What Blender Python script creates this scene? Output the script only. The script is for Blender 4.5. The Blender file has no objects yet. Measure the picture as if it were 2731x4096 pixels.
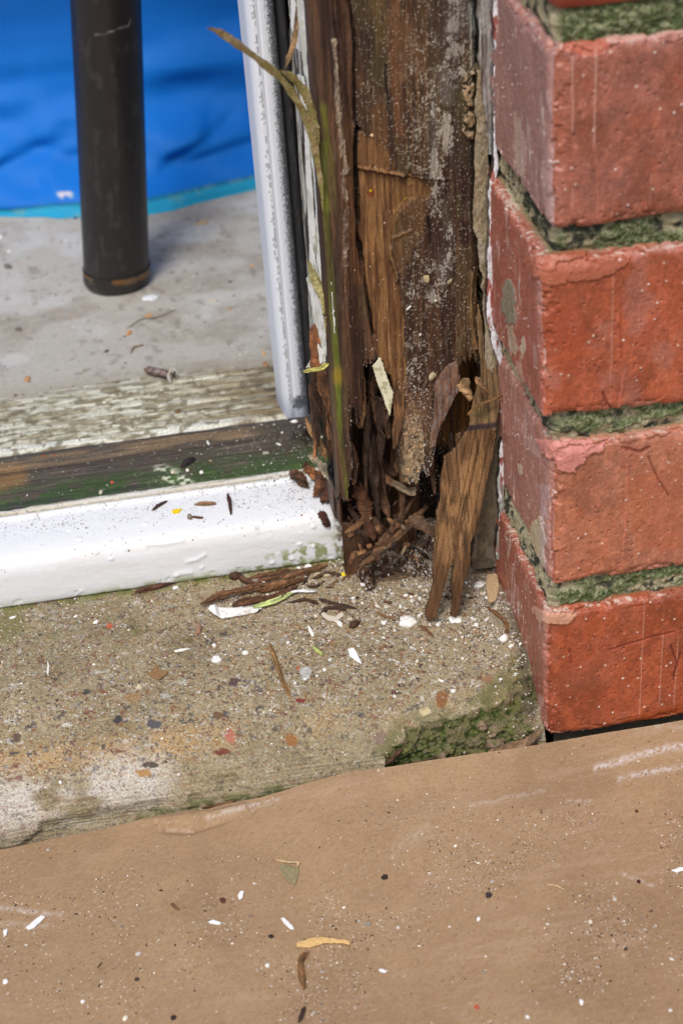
import bpy, math, random
import numpy as np
from mathutils import Matrix, Vector

# ------------------------------------------------------------------ camera, light, exposure
SC = bpy.context.scene
COL = SC.collection
CAM = [-156.058, -557.360, 492.178, 0.579176, 0.140460, -0.0644825, 7363.67]   # mm, rad, focal in photo pixels
K = 1568 / 2731.0                                                               # working pixels per photo pixel
def cam_axes():
    th, ps, ro = CAM[3:6]
    f = np.array([np.sin(ps)*np.cos(th), np.cos(ps)*np.cos(th), -np.sin(th)])
    r = np.array([np.cos(ps), -np.sin(ps), 0.0]); d = np.cross(f, r)
    c, s = np.cos(ro), np.sin(ro)
    return np.array([c*r - s*d, s*r + c*d, f])
MAX = cam_axes(); C0 = np.array(CAM[:3])
cd = bpy.data.cameras.new("camera"); cam = bpy.data.objects.new("camera", cd); COL.objects.link(cam)
rr, dd, ff = MAX
m = Matrix.Identity(4)
for i in range(3):
    m[i][0] = rr[i]; m[i][1] = -dd[i]; m[i][2] = -ff[i]; m[i][3] = C0[i]*0.001
cam.matrix_world = m
cd.sensor_fit = 'VERTICAL'; cd.sensor_height = 36.0; cd.lens = CAM[6]/4096*36
cd.clip_start = 0.02; cd.clip_end = 500
cd.dof.use_dof = True; cd.dof.focus_distance = 0.745; cd.dof.aperture_fstop = 11.5
SC.camera = cam

W = bpy.data.worlds.new("World"); SC.world = W; W.use_nodes = True
nt = W.node_tree; bg = nt.nodes["Background"]
sky = nt.nodes.new("ShaderNodeTexSky"); sky.sky_type = 'NISHITA'; sky.sun_disc = False
SUN_EL, SUN_AZ = math.radians(58), math.radians(205)      # azimuth measured clockwise from +Y
sky.sun_elevation = SUN_EL; sky.sun_rotation = SUN_AZ
sky.air_density = 1.0; sky.dust_density = 4.0; sky.ozone_density = 0.6
nt.links.new(sky.outputs[0], bg.inputs[0]); bg.inputs[1].default_value = 0.13
sl = bpy.data.lights.new("sun", 'SUN'); sl.energy = 1.6; sl.angle = math.radians(16); sl.color = (1.0, 0.97, 0.93)
so = bpy.data.objects.new("sun", sl); COL.objects.link(so)
sd = Vector((math.sin(SUN_AZ)*math.cos(SUN_EL), math.cos(SUN_AZ)*math.cos(SUN_EL), math.sin(SUN_EL)))
so.rotation_euler = sd.to_track_quat('Z', 'Y').to_euler(); so.location = (0, -2, 3)
SC.view_settings.view_transform = 'Standard'; SC.view_settings.look = 'None'
SC.view_settings.gamma = 1; SC.view_settings.exposure = 0.12

# ------------------------------------------------------------------ projection helpers (all mm)
def proj(P):
    q = (P - C0) @ MAX.T
    return (1365.5 + CAM[6]*q[..., 0]/q[..., 2])*K, (2048 + CAM[6]*q[..., 1]/q[..., 2])*K
def ray(u, v):
    return MAX.T @ np.array([(u/K-1365.5)/CAM[6], (v/K-2048)/CAM[6], 1.0])
def at(u, v, axis, val):
    d = ray(u, v); t = (val-C0[axis])/d[axis]; return C0 + t*d
def atp(u, v, O, N):
    d = ray(u, v); t = np.dot(O-C0, N)/np.dot(d, N); return C0 + t*d

# ------------------------------------------------------------------ noise
def _h(ix, iy, iz, seed):
    n = (ix.astype(np.int64)*374761393 + iy.astype(np.int64)*668265263 + iz.astype(np.int64)*1274126177 + seed*974634777) & 0xffffffff
    n = ((n ^ (n >> 13))*1274126177) & 0xffffffff
    n = ((n ^ (n >> 16))*2246822519) & 0xffffffff
    return ((n ^ (n >> 15)) & 0xffffff)/float(0xffffff)
def vn(x, y, z=0.0, seed=0):
    x, y, z = np.broadcast_arrays(np.asarray(x, float), np.asarray(y, float), np.asarray(z, float))
    ix, iy, iz = np.floor(x), np.floor(y), np.floor(z)
    fx, fy, fz = x-ix, y-iy, z-iz
    fx, fy, fz = fx*fx*(3-2*fx), fy*fy*(3-2*fy), fz*fz*(3-2*fz)
    flat = np.ptp(z) == 0
    def lay(k):
        a = _h(ix, iy, iz+k, seed); b = _h(ix+1, iy, iz+k, seed); c = _h(ix, iy+1, iz+k, seed); d = _h(ix+1, iy+1, iz+k, seed)
        return (a*(1-fx)+b*fx)*(1-fy) + (c*(1-fx)+d*fx)*fy
    if flat: return lay(0)
    return lay(0)*(1-fz) + lay(1)*fz
def fbm(x, y, z=0.0, seed=0, o=4, g=0.5):
    s = 0; a = 1; t = 0
    for i in range(o):
        s = s + a*vn(np.asarray(x)*2**i + 17.3*i, np.asarray(y)*2**i + 5.1*i, np.asarray(z)*2**i, seed+i*7); t += a; a *= g
    return s/t
def cell(x, y, seed=0):
    ix, iy = np.floor(x), np.floor(y); best = np.full(np.shape(x), 9.0); sec = best.copy(); rid = np.zeros(np.shape(x))
    for i in (-1, 0, 1):
        for j in (-1, 0, 1):
            cx, cy = ix+i, iy+j; z0 = np.zeros_like(cx)
            d = np.hypot(cx+_h(cx, cy, z0, seed)-x, cy+_h(cx, cy, z0+1, seed)-y)
            n = d < best; sec = np.where(n, best, np.minimum(sec, d)); rid = np.where(n, _h(cx, cy, z0+2, seed), rid); best = np.where(n, d, best)
    return best, sec, rid
def ss(a, b, x):
    t = np.clip((np.asarray(x, float)-a)/(b-a), 0, 1); return t*t*(3-2*t)
def lin(c):
    c = np.asarray(c, float)/255.0; return np.where(c <= 0.04045, c/12.92, ((c+0.055)/1.055)**2.4)
def mix(a, b, t):
    t = np.asarray(t)[..., None]; return a*(1-t) + np.asarray(b, float)*t
def full(shape, c): return np.ones(shape+(3,))*np.asarray(c, float)
def inpoly(X, Y, pts):
    r = np.zeros(np.shape(X), bool); n = len(pts)
    for i in range(n):
        x1, y1 = pts[i]; x2, y2 = pts[(i+1) % n]
        if y1 == y2: continue
        c = ((y1 > Y) != (y2 > Y)) & (X < (x2-x1)*(Y-y1)/(y2-y1)+x1); r ^= c
    return r
def dline(X, Y, pts):
    b = np.full(np.shape(X), 1e9)
    for (x1, y1), (x2, y2) in zip(pts[:-1], pts[1:]):
        dx, dy = x2-x1, y2-y1; t = np.clip(((X-x1)*dx+(Y-y1)*dy)/(dx*dx+dy*dy+1e-9), 0, 1)
        b = np.minimum(b, np.hypot(X-x1-t*dx, Y-y1-t*dy))
    return b

# ------------------------------------------------------------------ objects
def tag(o, label=None, cat=None, group=None, kind=None):
    if label: o["label"] = label
    if cat: o["category"] = cat
    if group: o["group"] = group
    if kind: o["kind"] = kind
    return o
def empty(name, loc, label=None, cat=None, group=None):
    o = bpy.data.objects.new(name, None); COL.objects.link(o); o.location = [c*0.001 for c in loc]
    o.empty_display_size = 0.01
    return tag(o, label, cat, group)
def mesh(name, V, F, col, mat, parent=None, smooth=True):
    """V (n,3) mm, F list/array of faces, col (n,3) display colours"""
    me = bpy.data.meshes.new(name); V = np.asarray(V, float)*0.001
    if parent is not None: V = V - np.array(parent.location)
    loops = []; starts = []; tot = []; k = 0
    for blk in F:
        blk = np.asarray(blk, np.int32)
        if blk.ndim == 1: blk = blk[None]
        n = blk.shape[1]; loops.append(blk.ravel()); starts.append(k+np.arange(len(blk))*n); tot.append(np.full(len(blk), n)); k += blk.size
    loops = np.concatenate(loops); starts = np.concatenate(starts); tot = np.concatenate(tot)
    me.vertices.add(len(V)); me.vertices.foreach_set("co", V.ravel())
    me.loops.add(len(loops)); me.loops.foreach_set("vertex_index", loops.astype(np.int32))
    me.polygons.add(len(starts)); me.polygons.foreach_set("loop_start", starts.astype(np.int32)); me.polygons.foreach_set("loop_total", tot.astype(np.int32))
    me.polygons.foreach_set("use_smooth", np.full(len(starts), smooth))
    me.update(calc_edges=True); me.validate()
    ca = me.color_attributes.new("Col", 'FLOAT_COLOR', 'POINT')
    c = np.ones((len(V), 4)); cc = np.asarray(col, float)
    if cc.ndim == 1: cc = np.tile(cc, (len(V), 1))
    c[:, :3] = lin(np.clip(cc, 0, 255)); ca.data.foreach_set("color", c.ravel())
    me.materials.append(mat)
    o = bpy.data.objects.new(name, me); COL.objects.link(o)
    if parent is not None: o.parent = parent
    return o
def grid_faces(n, mm, flip=False, off=0):
    i, j = np.meshgrid(np.arange(n-1), np.arange(mm-1), indexing='ij'); a = (i*mm+j).ravel()+off
    f = np.stack([a, a+mm, a+mm+1, a+1], 1)
    return f[:, ::-1] if flip else f
def sheet(name, P, col, mat, parent=None, flip=False, back=None, under=None):
    n, mm = P.shape[:2]; V = P.reshape(-1, 3); Cc = np.asarray(col).reshape(-1, 3); F = [grid_faces(n, mm, flip)]
    if under is not None:                                  # a second face below the first, joined round the rim
        idx = np.concatenate([np.arange(mm), np.arange(1, n)*mm+mm-1, (n-1)*mm+np.arange(mm-2, -1, -1), np.arange(n-2, 0, -1)*mm]); nx = np.roll(idx, -1); o = n*mm
        F += [grid_faces(n, mm, not flip, o), np.stack([idx, nx, nx+o, idx+o], 1)]; V = np.vstack([V, V+np.asarray(under, float)]); Cc = np.vstack([Cc, Cc])
    if back is not None:
        idx = np.concatenate([np.arange(mm), np.arange(1, n)*mm+mm-1, (n-1)*mm+np.arange(mm-2, -1, -1), np.arange(n-2, 0, -1)*mm])
        b = V[idx]+np.asarray(back, float); o = len(V); L = len(idx); V = np.vstack([V, b]); Cc = np.vstack([Cc, Cc[idx]])
        a = np.arange(L); nx = (a+1) % L; q = np.stack([idx[a], idx[nx], o+nx, o+a], 1)
        cap = o+np.arange(L)[::-1]
        if flip: q = q[:, ::-1]; cap = cap[::-1]
        F += [q[:, ::-1], cap[::-1]]
    ob = mesh(name, V, F, Cc, mat, parent)
    return ob
def slab(name, O, U, Vv, poly, res, thick, mat, colf, dispf=None, parent=None, rag=0.0, seed=1):
    """ragged flat piece: polygon in the (U,V) plane through O, filled with a fine grid, given thickness"""
    poly = np.asarray(poly, float); N = np.cross(U, Vv)
    lo = poly.min(0)-1.5; hi = poly.max(0)+1.5
    us = np.arange(lo[0], hi[0], res); vs = np.arange(lo[1], hi[1], res); UU, VV = np.meshgrid(us, vs, indexing='ij')
    wu = UU + rag*(fbm(UU*0.9, VV*0.35, 0, seed, 3)-.5)*2; wv = VV + rag*3*(fbm(UU*1.3, VV*0.25, 0, seed+5, 3)-.5)*2
    uc, vc = (wu[:-1, :-1]+wu[1:, 1:])/2, (wv[:-1, :-1]+wv[1:, 1:])/2
    m = inpoly(uc, vc, poly)
    if not m.any(): return None
    d = dispf(UU, VV) if dispf else np.zeros_like(UU)
    P = O + UU[..., None]*U + VV[..., None]*Vv + d[..., None]*N
    n, mm = UU.shape; base = np.arange(n*mm).reshape(n, mm)
    a, b, c, e = base[:-1, :-1], base[1:, :-1], base[1:, 1:], base[:-1, 1:]
    fr = np.stack([a[m], b[m], c[m], e[m]], 1)
    off = n*mm; bk = fr[:, ::-1]+off; walls = []
    mp = np.pad(m, 1)
    for (di, dj, p, q) in ((0, -1, a, b), (1, 0, b, c), (0, 1, c, e), (-1, 0, e, a)):
        nb = mp[1+di:1+di+m.shape[0], 1+dj:1+dj+m.shape[1]]; s = m & ~nb
        walls.append(np.stack([q[s], p[s], p[s]+off, q[s]+off], 1))
    F = np.vstack([fr, bk]+walls); V = np.vstack([P.reshape(-1, 3), (P-N*thick).reshape(-1, 3)])
    used = np.unique(F); mp2 = np.full(len(V), -1); mp2[used] = np.arange(len(used)); F = mp2[F]; V = V[used]
    cc = colf(V) if callable(colf) else colf
    return mesh(name, V, [F], cc, mat, parent)
def slabD(name, polyD, O, N, up, res, thick, mat, colf, dispf=None, parent=None, rag=0.3, seed=1):
    """slab whose outline is given in photo pixels and cast on the plane (O, N)"""
    O = np.asarray(O, float); N = np.asarray(N, float); N /= np.linalg.norm(N); Vv = np.asarray(up, float); Vv = Vv-np.dot(Vv, N)*N; Vv /= np.linalg.norm(Vv); U = np.cross(Vv, N)
    pts = [atp(x, y, O, N)-O for x, y in polyD]; poly = [(p@U, p@Vv) for p in pts]
    return slab(name, O, U, Vv, poly, res, thick, mat, colf, dispf, parent, rag, seed)
def catmull(pts, n):
    pts = np.asarray(pts, float); P = np.vstack([2*pts[0]-pts[1], pts, 2*pts[-1]-pts[-2]]); out = []
    m = len(pts)-1
    for s in np.linspace(0, m-1e-6, n):
        i = int(s); t = s-i; a, b, c, d = P[i:i+4]
        out.append(0.5*((2*b)+(-a+c)*t+(2*a-5*b+4*c-d)*t*t+(-a+3*b-3*c+d)*t**3))
    return np.array(out)
def stick(name, pts, w, h, mat, colf, parent=None, seg=None, sides=12, seed=1, nrm=(0, 0, 1), taper=(0.5, 0.5), rough=0.25, twist=0.0):
    """irregular fibrous splinter swept along pts (mm); w,h half width / half thickness"""
    pts = np.asarray(pts, float); L = np.linalg.norm(np.diff(pts, axis=0), axis=1).sum()
    seg = seg or max(8, int(L/0.5)); C = catmull(pts, seg); T = np.gradient(C, axis=0); T /= np.linalg.norm(T, axis=1)[:, None]
    N = np.asarray(nrm, float); N = N-(T@N)[:, None]*T; N /= np.linalg.norm(N, axis=1)[:, None]; B = np.cross(T, N)
    s = np.linspace(0, 1, seg); ang = np.arange(sides)/sides*2*np.pi
    tp = np.minimum(1, np.minimum((s/0.18)**0.7*(1-taper[0])+taper[0], ((1-s)/0.18)**0.7*(1-taper[1])+taper[1]))
    wv = w*tp*(0.75+0.5*vn(s*L*0.25, seed*3.1, 0, seed)); hv = h*tp*(0.75+0.5*vn(s*L*0.3, seed*1.7, 0, seed+3))
    SS, AA = np.meshgrid(s*L, ang, indexing='ij')
    k = 1+rough*2*(fbm(np.cos(AA)*2.2+seed, np.sin(AA)*2.2, SS*0.18, seed, 3)-.5)+rough*(vn(AA*3.2, SS*0.15, 0, seed+9)-.5)
    k = k*(1+rough*1.1*(vn(SS*2.2+AA*1.3, AA*1.9, 0, seed+21)-.5)); sq = 1/np.maximum(np.abs(np.cos(AA)), np.abs(np.sin(AA)))**0.85
    tw = twist*SS/L
    ca, sa = np.cos(AA), np.sin(AA); x = ca*wv[:, None]*k*sq; y = sa*hv[:, None]*k*sq
    x2 = x*np.cos(tw)-y*np.sin(tw); y2 = x*np.sin(tw)+y*np.cos(tw)
    P = C[:, None]+x2[..., None]*B[:, None]+y2[..., None]*N[:, None]
    jag = (_h(np.arange(sides)*1., np.full(sides, seed*1.), np.zeros(sides), seed)-.35)*min(w*3.2, L*.2)
    for q_, wt in ((0, 1.), (1, .6), (2, .3)): P[q_] -= wt*jag[:, None]*T[0]; P[-1-q_] += wt*np.roll(jag, 5)[:, None]*T[-1]
    V = P.reshape(-1, 3); i, j = np.meshgrid(np.arange(seg-1), np.arange(sides), indexing='ij'); j2 = (j+1) % sides
    F = np.stack([i*sides+j, i*sides+j2, (i+1)*sides+j2, (i+1)*sides+j], -1).reshape(-1, 4)
    c0 = len(V); V = np.vstack([V, C[0], C[-1]]); a = np.arange(sides); b = (a+1) % sides
    F2 = np.stack([np.full(sides, c0), b, a], 1); F3 = np.stack([np.full(sides, c0+1), (seg-1)*sides+a, (seg-1)*sides+b], 1)
    if callable(colf): cc = colf(V)
    else:
        sv = np.append(SS.ravel(), [0, L]); av = np.append(AA.ravel(), [0, 0])
        cc = np.asarray(colf, float)*(0.45+1.1*fbm(av*2.6, sv*0.2, 0, seed+11, 3))[:, None]*(.8+.4*vn(av*5, sv*1.5, 0, seed+12))[:, None]
    return mesh(name, V, [F, F2, F3], cc, mat, parent, smooth=False)
def chip(name, c, nrm, rx, ry, th, mat, col, rot=0, seed=1, lump=0.0, curl=0.0, parent=None, nang=18):
    """flat flake (lump=0) or rounded crumb (lump>0) lying on a surface with the given normal"""
    rng = np.random.RandomState(seed); N = np.asarray(nrm, float); N /= np.linalg.norm(N)
    U = np.cross([0, 1, 0.01], N); U /= np.linalg.norm(U); Vv = np.cross(N, U); cr, sr = np.cos(rot), np.sin(rot); U, Vv = U*cr+Vv*sr, Vv*cr-U*sr
    a = np.arange(nang)/nang*2*np.pi; kk = 0.72+0.5*vn(np.cos(a)*1.8+seed, np.sin(a)*1.8, 0, seed)+rng.uniform(-.09, .09, nang)
    rings = [(1.0, 0.0), (1.02, 0.5), (0.93, 0.92), (0.6, 1.0), (0.25, 1.0)] if lump else [(1.0, 0.0), (1.0, 1.0), (0.7, 1.0), (0.35, 1.0)]
    V = []; 
    for ri, (r, z) in enumerate(rings):
        x = np.cos(a)*rx*kk*r; y = np.sin(a)*ry*kk*r
        hz = th*z*(1+(lump*(1-r*r) if lump else 0)) + curl*(x/rx)**2*rx + (th*0.35*(vn(x*1.7/rx*2+seed, y*1.7/rx*2, ri, seed)-.5) if lump else 0)
        V.append(c+x[:, None]*U+y[:, None]*Vv+hz[:, None]*N if np.ndim(hz) else 0)
    V = np.vstack(V); n = len(rings); F = []
    for r in range(n-1):
        i = np.arange(nang); j = (i+1) % nang; F.append(np.stack([r*nang+i, r*nang+j, (r+1)*nang+j, (r+1)*nang+i], 1))
    top = len(V); V = np.vstack([V, c+N*th*(1+lump)]); i = np.arange(nang); j = (i+1) % nang
    F.append(np.stack([(n-1)*nang+i, (n-1)*nang+j, np.full(nang, top)], 1)); F.append(np.arange(nang)[::-1])
    cc = np.asarray(col, float)*(0.86+0.28*rng.rand(len(V), 1))
    return mesh(name, V, F, cc, mat, parent, smooth=bool(lump))

# ------------------------------------------------------------------ materials
def vmat(name, rough=0.8, nscale=900, var=0.25, bump=0.3, bdist=0.0002, spec=0.4, bscale=None, rvar=0.0, sheen=0, aniso=None, coat=0.0, sss=0):
    """surface coloured by the mesh's own paint attribute, broken up by procedural noise (scales per metre)"""
    mt = bpy.data.materials.new(name); mt.use_nodes = True; n = mt.node_tree; b = n.nodes["Principled BSDF"]; lk = n.links.new
    at_ = n.nodes.new("ShaderNodeAttribute"); at_.attribute_name = "Col"
    tc = n.nodes.new("ShaderNodeNewGeometry"); mp = n.nodes.new("ShaderNodeMapping"); mp.vector_type = 'POINT'
    lk(tc.outputs["Position"], mp.inputs[0])
    if aniso: mp.inputs["Scale"].default_value = aniso
    nz = n.nodes.new("ShaderNodeTexNoise"); nz.inputs["Scale"].default_value = nscale; nz.inputs["Detail"].default_value = 5; nz.inputs["Roughness"].default_value = 0.65
    lk(mp.outputs[0], nz.inputs["Vector"])
    mr = n.nodes.new("ShaderNodeMapRange"); mr.inputs[1].default_value = 0.3; mr.inputs[2].default_value = 0.7; mr.inputs[3].default_value = 1-var; mr.inputs[4].default_value = 1+var
    lk(nz.outputs[0], mr.inputs[0])
    mu = n.nodes.new("ShaderNodeVectorMath"); mu.operation = 'SCALE'; lk(at_.outputs["Color"], mu.inputs[0]); lk(mr.outputs[0], mu.inputs["Scale"])
    lk(mu.outputs[0], b.inputs["Base Color"])
    nb = n.nodes.new("ShaderNodeTexNoise"); nb.inputs["Scale"].default_value = bscale or nscale*1.6; nb.inputs["Detail"].default_value = 4
    lk(mp.outputs[0], nb.inputs["Vector"])
    bp = n.nodes.new("ShaderNodeBump"); bp.inputs["Strength"].default_value = bump; bp.inputs["Distance"].default_value = bdist
    lk(nb.outputs[0], bp.inputs["Height"]); lk(bp.outputs[0], b.inputs["Normal"])
    b.inputs["Specular IOR Level"].default_value = spec
    if rvar:
        n2 = n.nodes.new("ShaderNodeTexNoise"); n2.inputs["Scale"].default_value = 90; n2.inputs["Detail"].default_value = 4; lk(tc.outputs["Position"], n2.inputs["Vector"])
        m2 = n.nodes.new("ShaderNodeMapRange"); m2.inputs[1].default_value = 0.35; m2.inputs[2].default_value = 0.65; m2.inputs[3].default_value = rough-rvar; m2.inputs[4].default_value = rough+rvar
        lk(n2.outputs[0], m2.inputs[0]); lk(m2.outputs[0], b.inputs["Roughness"])
    else: b.inputs["Roughness"].default_value = rough
    if coat: b.inputs["Coat Weight"].default_value = coat; b.inputs["Coat Roughness"].default_value = 0.25
    return mt
M = dict(
    concrete=vmat("concrete", 0.92, 1300, 0.26, 0.9, 0.0005, 0.25),
    floor=vmat("floor_screed", 0.85, 400, 0.1, 0.3, 0.0003, 0.3),
    brick=vmat("fired_clay", 0.45, 1500, 0.16, 0.6, 0.0003, 0.5, bscale=1300, rvar=0.2),
    mortar=vmat("mortar", 0.95, 1700, 0.4, 0.9, 0.0006, 0.2),
    wood=vmat("rotten_wood", 0.48, 1300, 0.42, 1.0, 0.0005, 0.45, aniso=(1, 1, 0.12)),
    splint=vmat("splinter_wood", 0.75, 1700, 0.4, 0.9, 0.0003, 0.3),
    paint=vmat("old_gloss_paint", 0.42, 500, 0.03, 0.25, 0.0003, 0.5),
    flake=vmat("paint_flake", 0.6, 900, 0.05, 0.3, 0.0002, 0.4),
    upvc=vmat("plastic_trim", 0.4, 1500, 0.04, 0.35, 0.0002, 0.5),
    rubber=vmat("rubber", 0.6, 700, 0.3, 0.2, 0.0002, 0.3),
    card=vmat("brown_card", 0.88, 1500, 0.13, 0.4, 0.00015, 0.15),
    moss=vmat("moss", 0.95, 1800, 0.45, 1.0, 0.0008, 0.15),
    tube=vmat("dark_metal", 0.42, 350, 0.15, 0.12, 0.0002, 0.45),
    tarp=vmat("blue_fabric", 0.62, 300, 0.03, 0.15, 0.0003, 0.25),
    grit=vmat("grit", 0.9, 900, 0.15, 0.2, 0.0001, 0.2),
    earth=vmat("earth", 0.95, 60, 0.3, 0.6, 0.003, 0.1),
)

def steps(*segs):
    """non-uniform sample positions: (start, end, spacing) ..."""
    out = [np.arange(a, b, s) for a, b, s in segs]; out.append([segs[-1][1]]); return np.concatenate(out)
def path(pts, d, smooth=0):
    pts = np.asarray(pts, float)
    for _ in range(smooth):
        q = pts[:-1]*.75+pts[1:]*.25; r = pts[:-1]*.25+pts[1:]*.75; pts = np.vstack([pts[:1], np.stack([q, r], 1).reshape(-1, 2), pts[-1:]])
    L = np.concatenate([[0], np.cumsum(np.linalg.norm(np.diff(pts, axis=0), axis=1))]); s = np.linspace(0, L[-1], int(L[-1]/d)+1)
    return np.stack([np.interp(s, L, pts[:, 0]), np.interp(s, L, pts[:, 1])], 1), s
def sweep_x(xs, prof):
    """grid (x, profile) from a (y,z) profile and its outward normal"""
    P = np.zeros((len(xs), len(prof), 3)); P[..., 0] = xs[:, None]; P[..., 1] = prof[:, 0]; P[..., 2] = prof[:, 1]
    t = np.gradient(prof, axis=0); t /= np.linalg.norm(t, axis=1)[:, None]+1e-9
    N = np.zeros_like(P); N[..., 1] = t[:, 1]; N[..., 2] = -t[:, 0]
    return P, N
PICK = {}
def reg(key, P):
    N = np.cross(np.gradient(P, axis=0), np.gradient(P, axis=1)); N /= np.linalg.norm(N, axis=2)[..., None]+1e-12
    s = np.sign(np.sum(N*(C0-P), -1)); N *= np.where(s == 0, 1, s)[..., None]; PICK[key] = (P, N, *proj(P))
def pick(key, x, y):
    P, N, X, Y = PICK[key]; k = np.argmin((X-x)**2+(Y-y)**2); i, j = np.unravel_index(k, X.shape); return P[i, j].copy(), N[i, j].copy()

# ------------------------------------------------------------------ the ground, floor behind, card
gp = np.array([[[-60000, -60000, -18], [-60000, 60000, -18]], [[60000, -60000, -18], [60000, 60000, -18]]], float)
g = sheet("ground", gp, full((2, 2), (112, 105, 92)), M['earth']); tag(g, kind="structure")

xs = steps((-1500, -260, 40), (-260, -40, 0.9), (-40, 600, 20)); ys = steps((236, 470, 0.9), (470, 700, 10), (700, 3000, 100))
X, Y = np.meshgrid(xs, ys, indexing='ij'); Z = 58+0.25*fbm(X*.03, Y*.03, 0, 3, 3)+0.12*fbm(X*.6, Y*.6, 0, 4, 3)
c = full(X.shape, (172, 169, 160)); c = mix(c, (154, 148, 136), ss(.45, .75, fbm(X*.035, Y*.05, 0, 5, 4))); c = mix(c, (186, 186, 182), ss(.5, .8, fbm(X*.05+9, Y*.05, 0, 6, 3))*.8)
c = mix(c, (105, 98, 88), ss(.64, .8, fbm(X*.22, Y*.16, 0, 8, 3))*.35); c = mix(c, (190, 186, 170), ss(.7, .8, fbm(X*.5, Y*.4, 0, 9, 2))*.4)
c = mix(c, (150, 143, 122), ss(262, 238, Y)*.5)
P = np.stack([X, Y, Z], -1); reg('floor', P); g = sheet("floor", P, c, M['floor']); tag(g, kind="structure")

ce = [(-40, 1962), (0, 1953), (110, 1930), (240, 1905), (330, 1882), (430, 1864), (470, 1862), (520, 1848), (600, 1832), (700, 1803), (800, 1776), (860, 1768), (960, 1752), (1080, 1733), (1225, 1712), (1400, 1682), (1568, 1655), (1640, 1646)]
ep = np.array([at(x, y, 1, -2.5) for x, y in ce])
xs = steps((-700, -240, 10), (-240, 80, 0.8), (80, 500, 10)); tt = steps((0, 30, 0.5), (30, 170, 0.8), (170, 700, 12))
ex = np.interp(xs, ep[:, 0], ep[:, 2]); 
X, T = np.meshgrid(xs, tt, indexing='ij'); E0 = np.interp(X, ep[:, 0], ep[:, 2])
Y = -2.5-T+0.4*fbm(X*.05, 0*X, 0, 12, 3)
flat = -9+ (X+100)*0.012
Z = flat+(E0-flat)*np.exp(-T/38)
DXc, DYc = proj(np.stack([X, Y, Z], -1))
Z = Z+1.5*(fbm(X*.02, T*.03, 0, 13, 3)-.5)*ss(0, 25, T)
for (pts, w, a) in (([(375, 1893), (460, 1880), (560, 1855)], 10, 1.6), ([(380, 1905), (440, 1908), (520, 1880)], 8, -1.3), ([(330, 1888), (470, 1868)], 7, 1.0), ([(990, 1775), (700, 1812)], 26, .8), ([(1568, 1740), (1200, 1790), (900, 1830)], 40, -.9)):
    Z += a*np.exp(-(dline(DXc, DYc, pts)/w)**2)
P = np.stack([X, Y, Z+0.05*fbm(X*.8, T*.8, 0, 14, 2)], -1); DXc, DYc = proj(P)
c = full(X.shape, (160, 132, 102)); c = mix(c, (147, 120, 92), ss(.4, .7, fbm(X*.02, T*.02, 0, 15, 3))*.8); c = mix(c, (169, 142, 109), ss(.5, .7, fbm(X*.05, T*.05, 0, 16, 3))*.5)
c = mix(c, (138, 112, 82), ss(.45, .7, fbm(X*1.3, T*1.3, 0, 17, 3))*.4); c = mix(c, (176, 152, 122), ss(.52, .7, fbm(X*.5+T*.3, T*2.0, 0, 23, 3))*.3)
ru = ss(.52, .72, fbm(X*.05, T*.35, 0, 18, 4))*ss(.4, .7, fbm(X*.02+4, T*.02, 0, 19, 2)); c = mix(c, (180, 156, 138), ru*.22)
for (pts, w, a) in (([(1370, 1765), (1440, 1742), (1500, 1725), (1568, 1712)], 9, .8), ([(1420, 1790), (1480, 1775), (1568, 1760)], 7, .75), ([(1300, 1840), (1370, 1838)], 4, .5), ([(1425, 2005), (1500, 2035)], 3.5, .6), ([(0, 2085), (150, 2103)], 5, .6), ([(0, 2120), (120, 2128)], 6, .4), ([(480, 1877), (540, 1858), (640, 1838)], 7, .55), ([(1080, 1850), (1250, 1815)], 6, .35), ([(1280, 1690), (1420, 1670), (1568, 1668)], 7, .3), ([(980, 1900), (900, 1960)], 12, .25), ([(370, 1905), (440, 1911)], 3, .5)):
    d = dline(DXc+8*(fbm(X*.3, T*.3, 0, 21, 3)-.5), DYc, pts); c = mix(c, (205, 198, 200), a*np.exp(-(d/w)**2)*ss(.3, .6, fbm(X*1.1, T*1.1, 0, 22, 2)))
cardboard = sheet("cardboard_sheet", P, c, M['card'], flip=True, under=(0, 0, -3.2)); reg('card', P)
tag(cardboard, "large brown sheet of protective cardboard dusted with grit along the foot of the concrete step", "cardboard")

# ------------------------------------------------------------------ concrete step
xs = steps((-900, -300, 12), (-300, -234, 2), (-234, 1.2, 0.36))
prof, sl_ = path([(160, 32), (108, 30), (72, 27.8), (48, 25.2), (32, 21.4), (19, 15.4), (9, 7.5), (3.2, -1), (1, -8), (0.5, -17)], 0.36, 3)
P, N = sweep_x(xs, prof); Xg, Sg = P[..., 0], np.broadcast_to(sl_, P.shape[:2]); DX, DY = proj(P)
er = inpoly(DX+44*(fbm(Xg*.12, Sg*.12, 0, 31, 3)-.5), DY+50*(fbm(Xg*.12+7, Sg*.12, 0, 32, 3)-.5), [(885, 1720), (930, 1678), (985, 1660), (1040, 1656), (1090, 1628), (1150, 1605), (1190, 1575), (1240, 1560), (1240, 1760), (880, 1790)]).astype(float)
er_s = ss(0, 1, er)
f1, f2, rid = cell(Xg*.22, Sg*.22, 33); g1, g2, rg = cell(Xg*.6, Sg*.6, 34)
er = np.clip(er, 0, 1); edge_d = dline(DX, DY, [(870, 1720), (960, 1650), (1110, 1590), (1190, 1470)]); dep = np.clip(edge_d/70, 0, 1)*er
disp = 0.5*(fbm(Xg*.05, Sg*.05, 0, 35, 3)-.5)*2+0.35*(fbm(Xg*.7, Sg*.7, 0, 36, 3)-.5)
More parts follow.
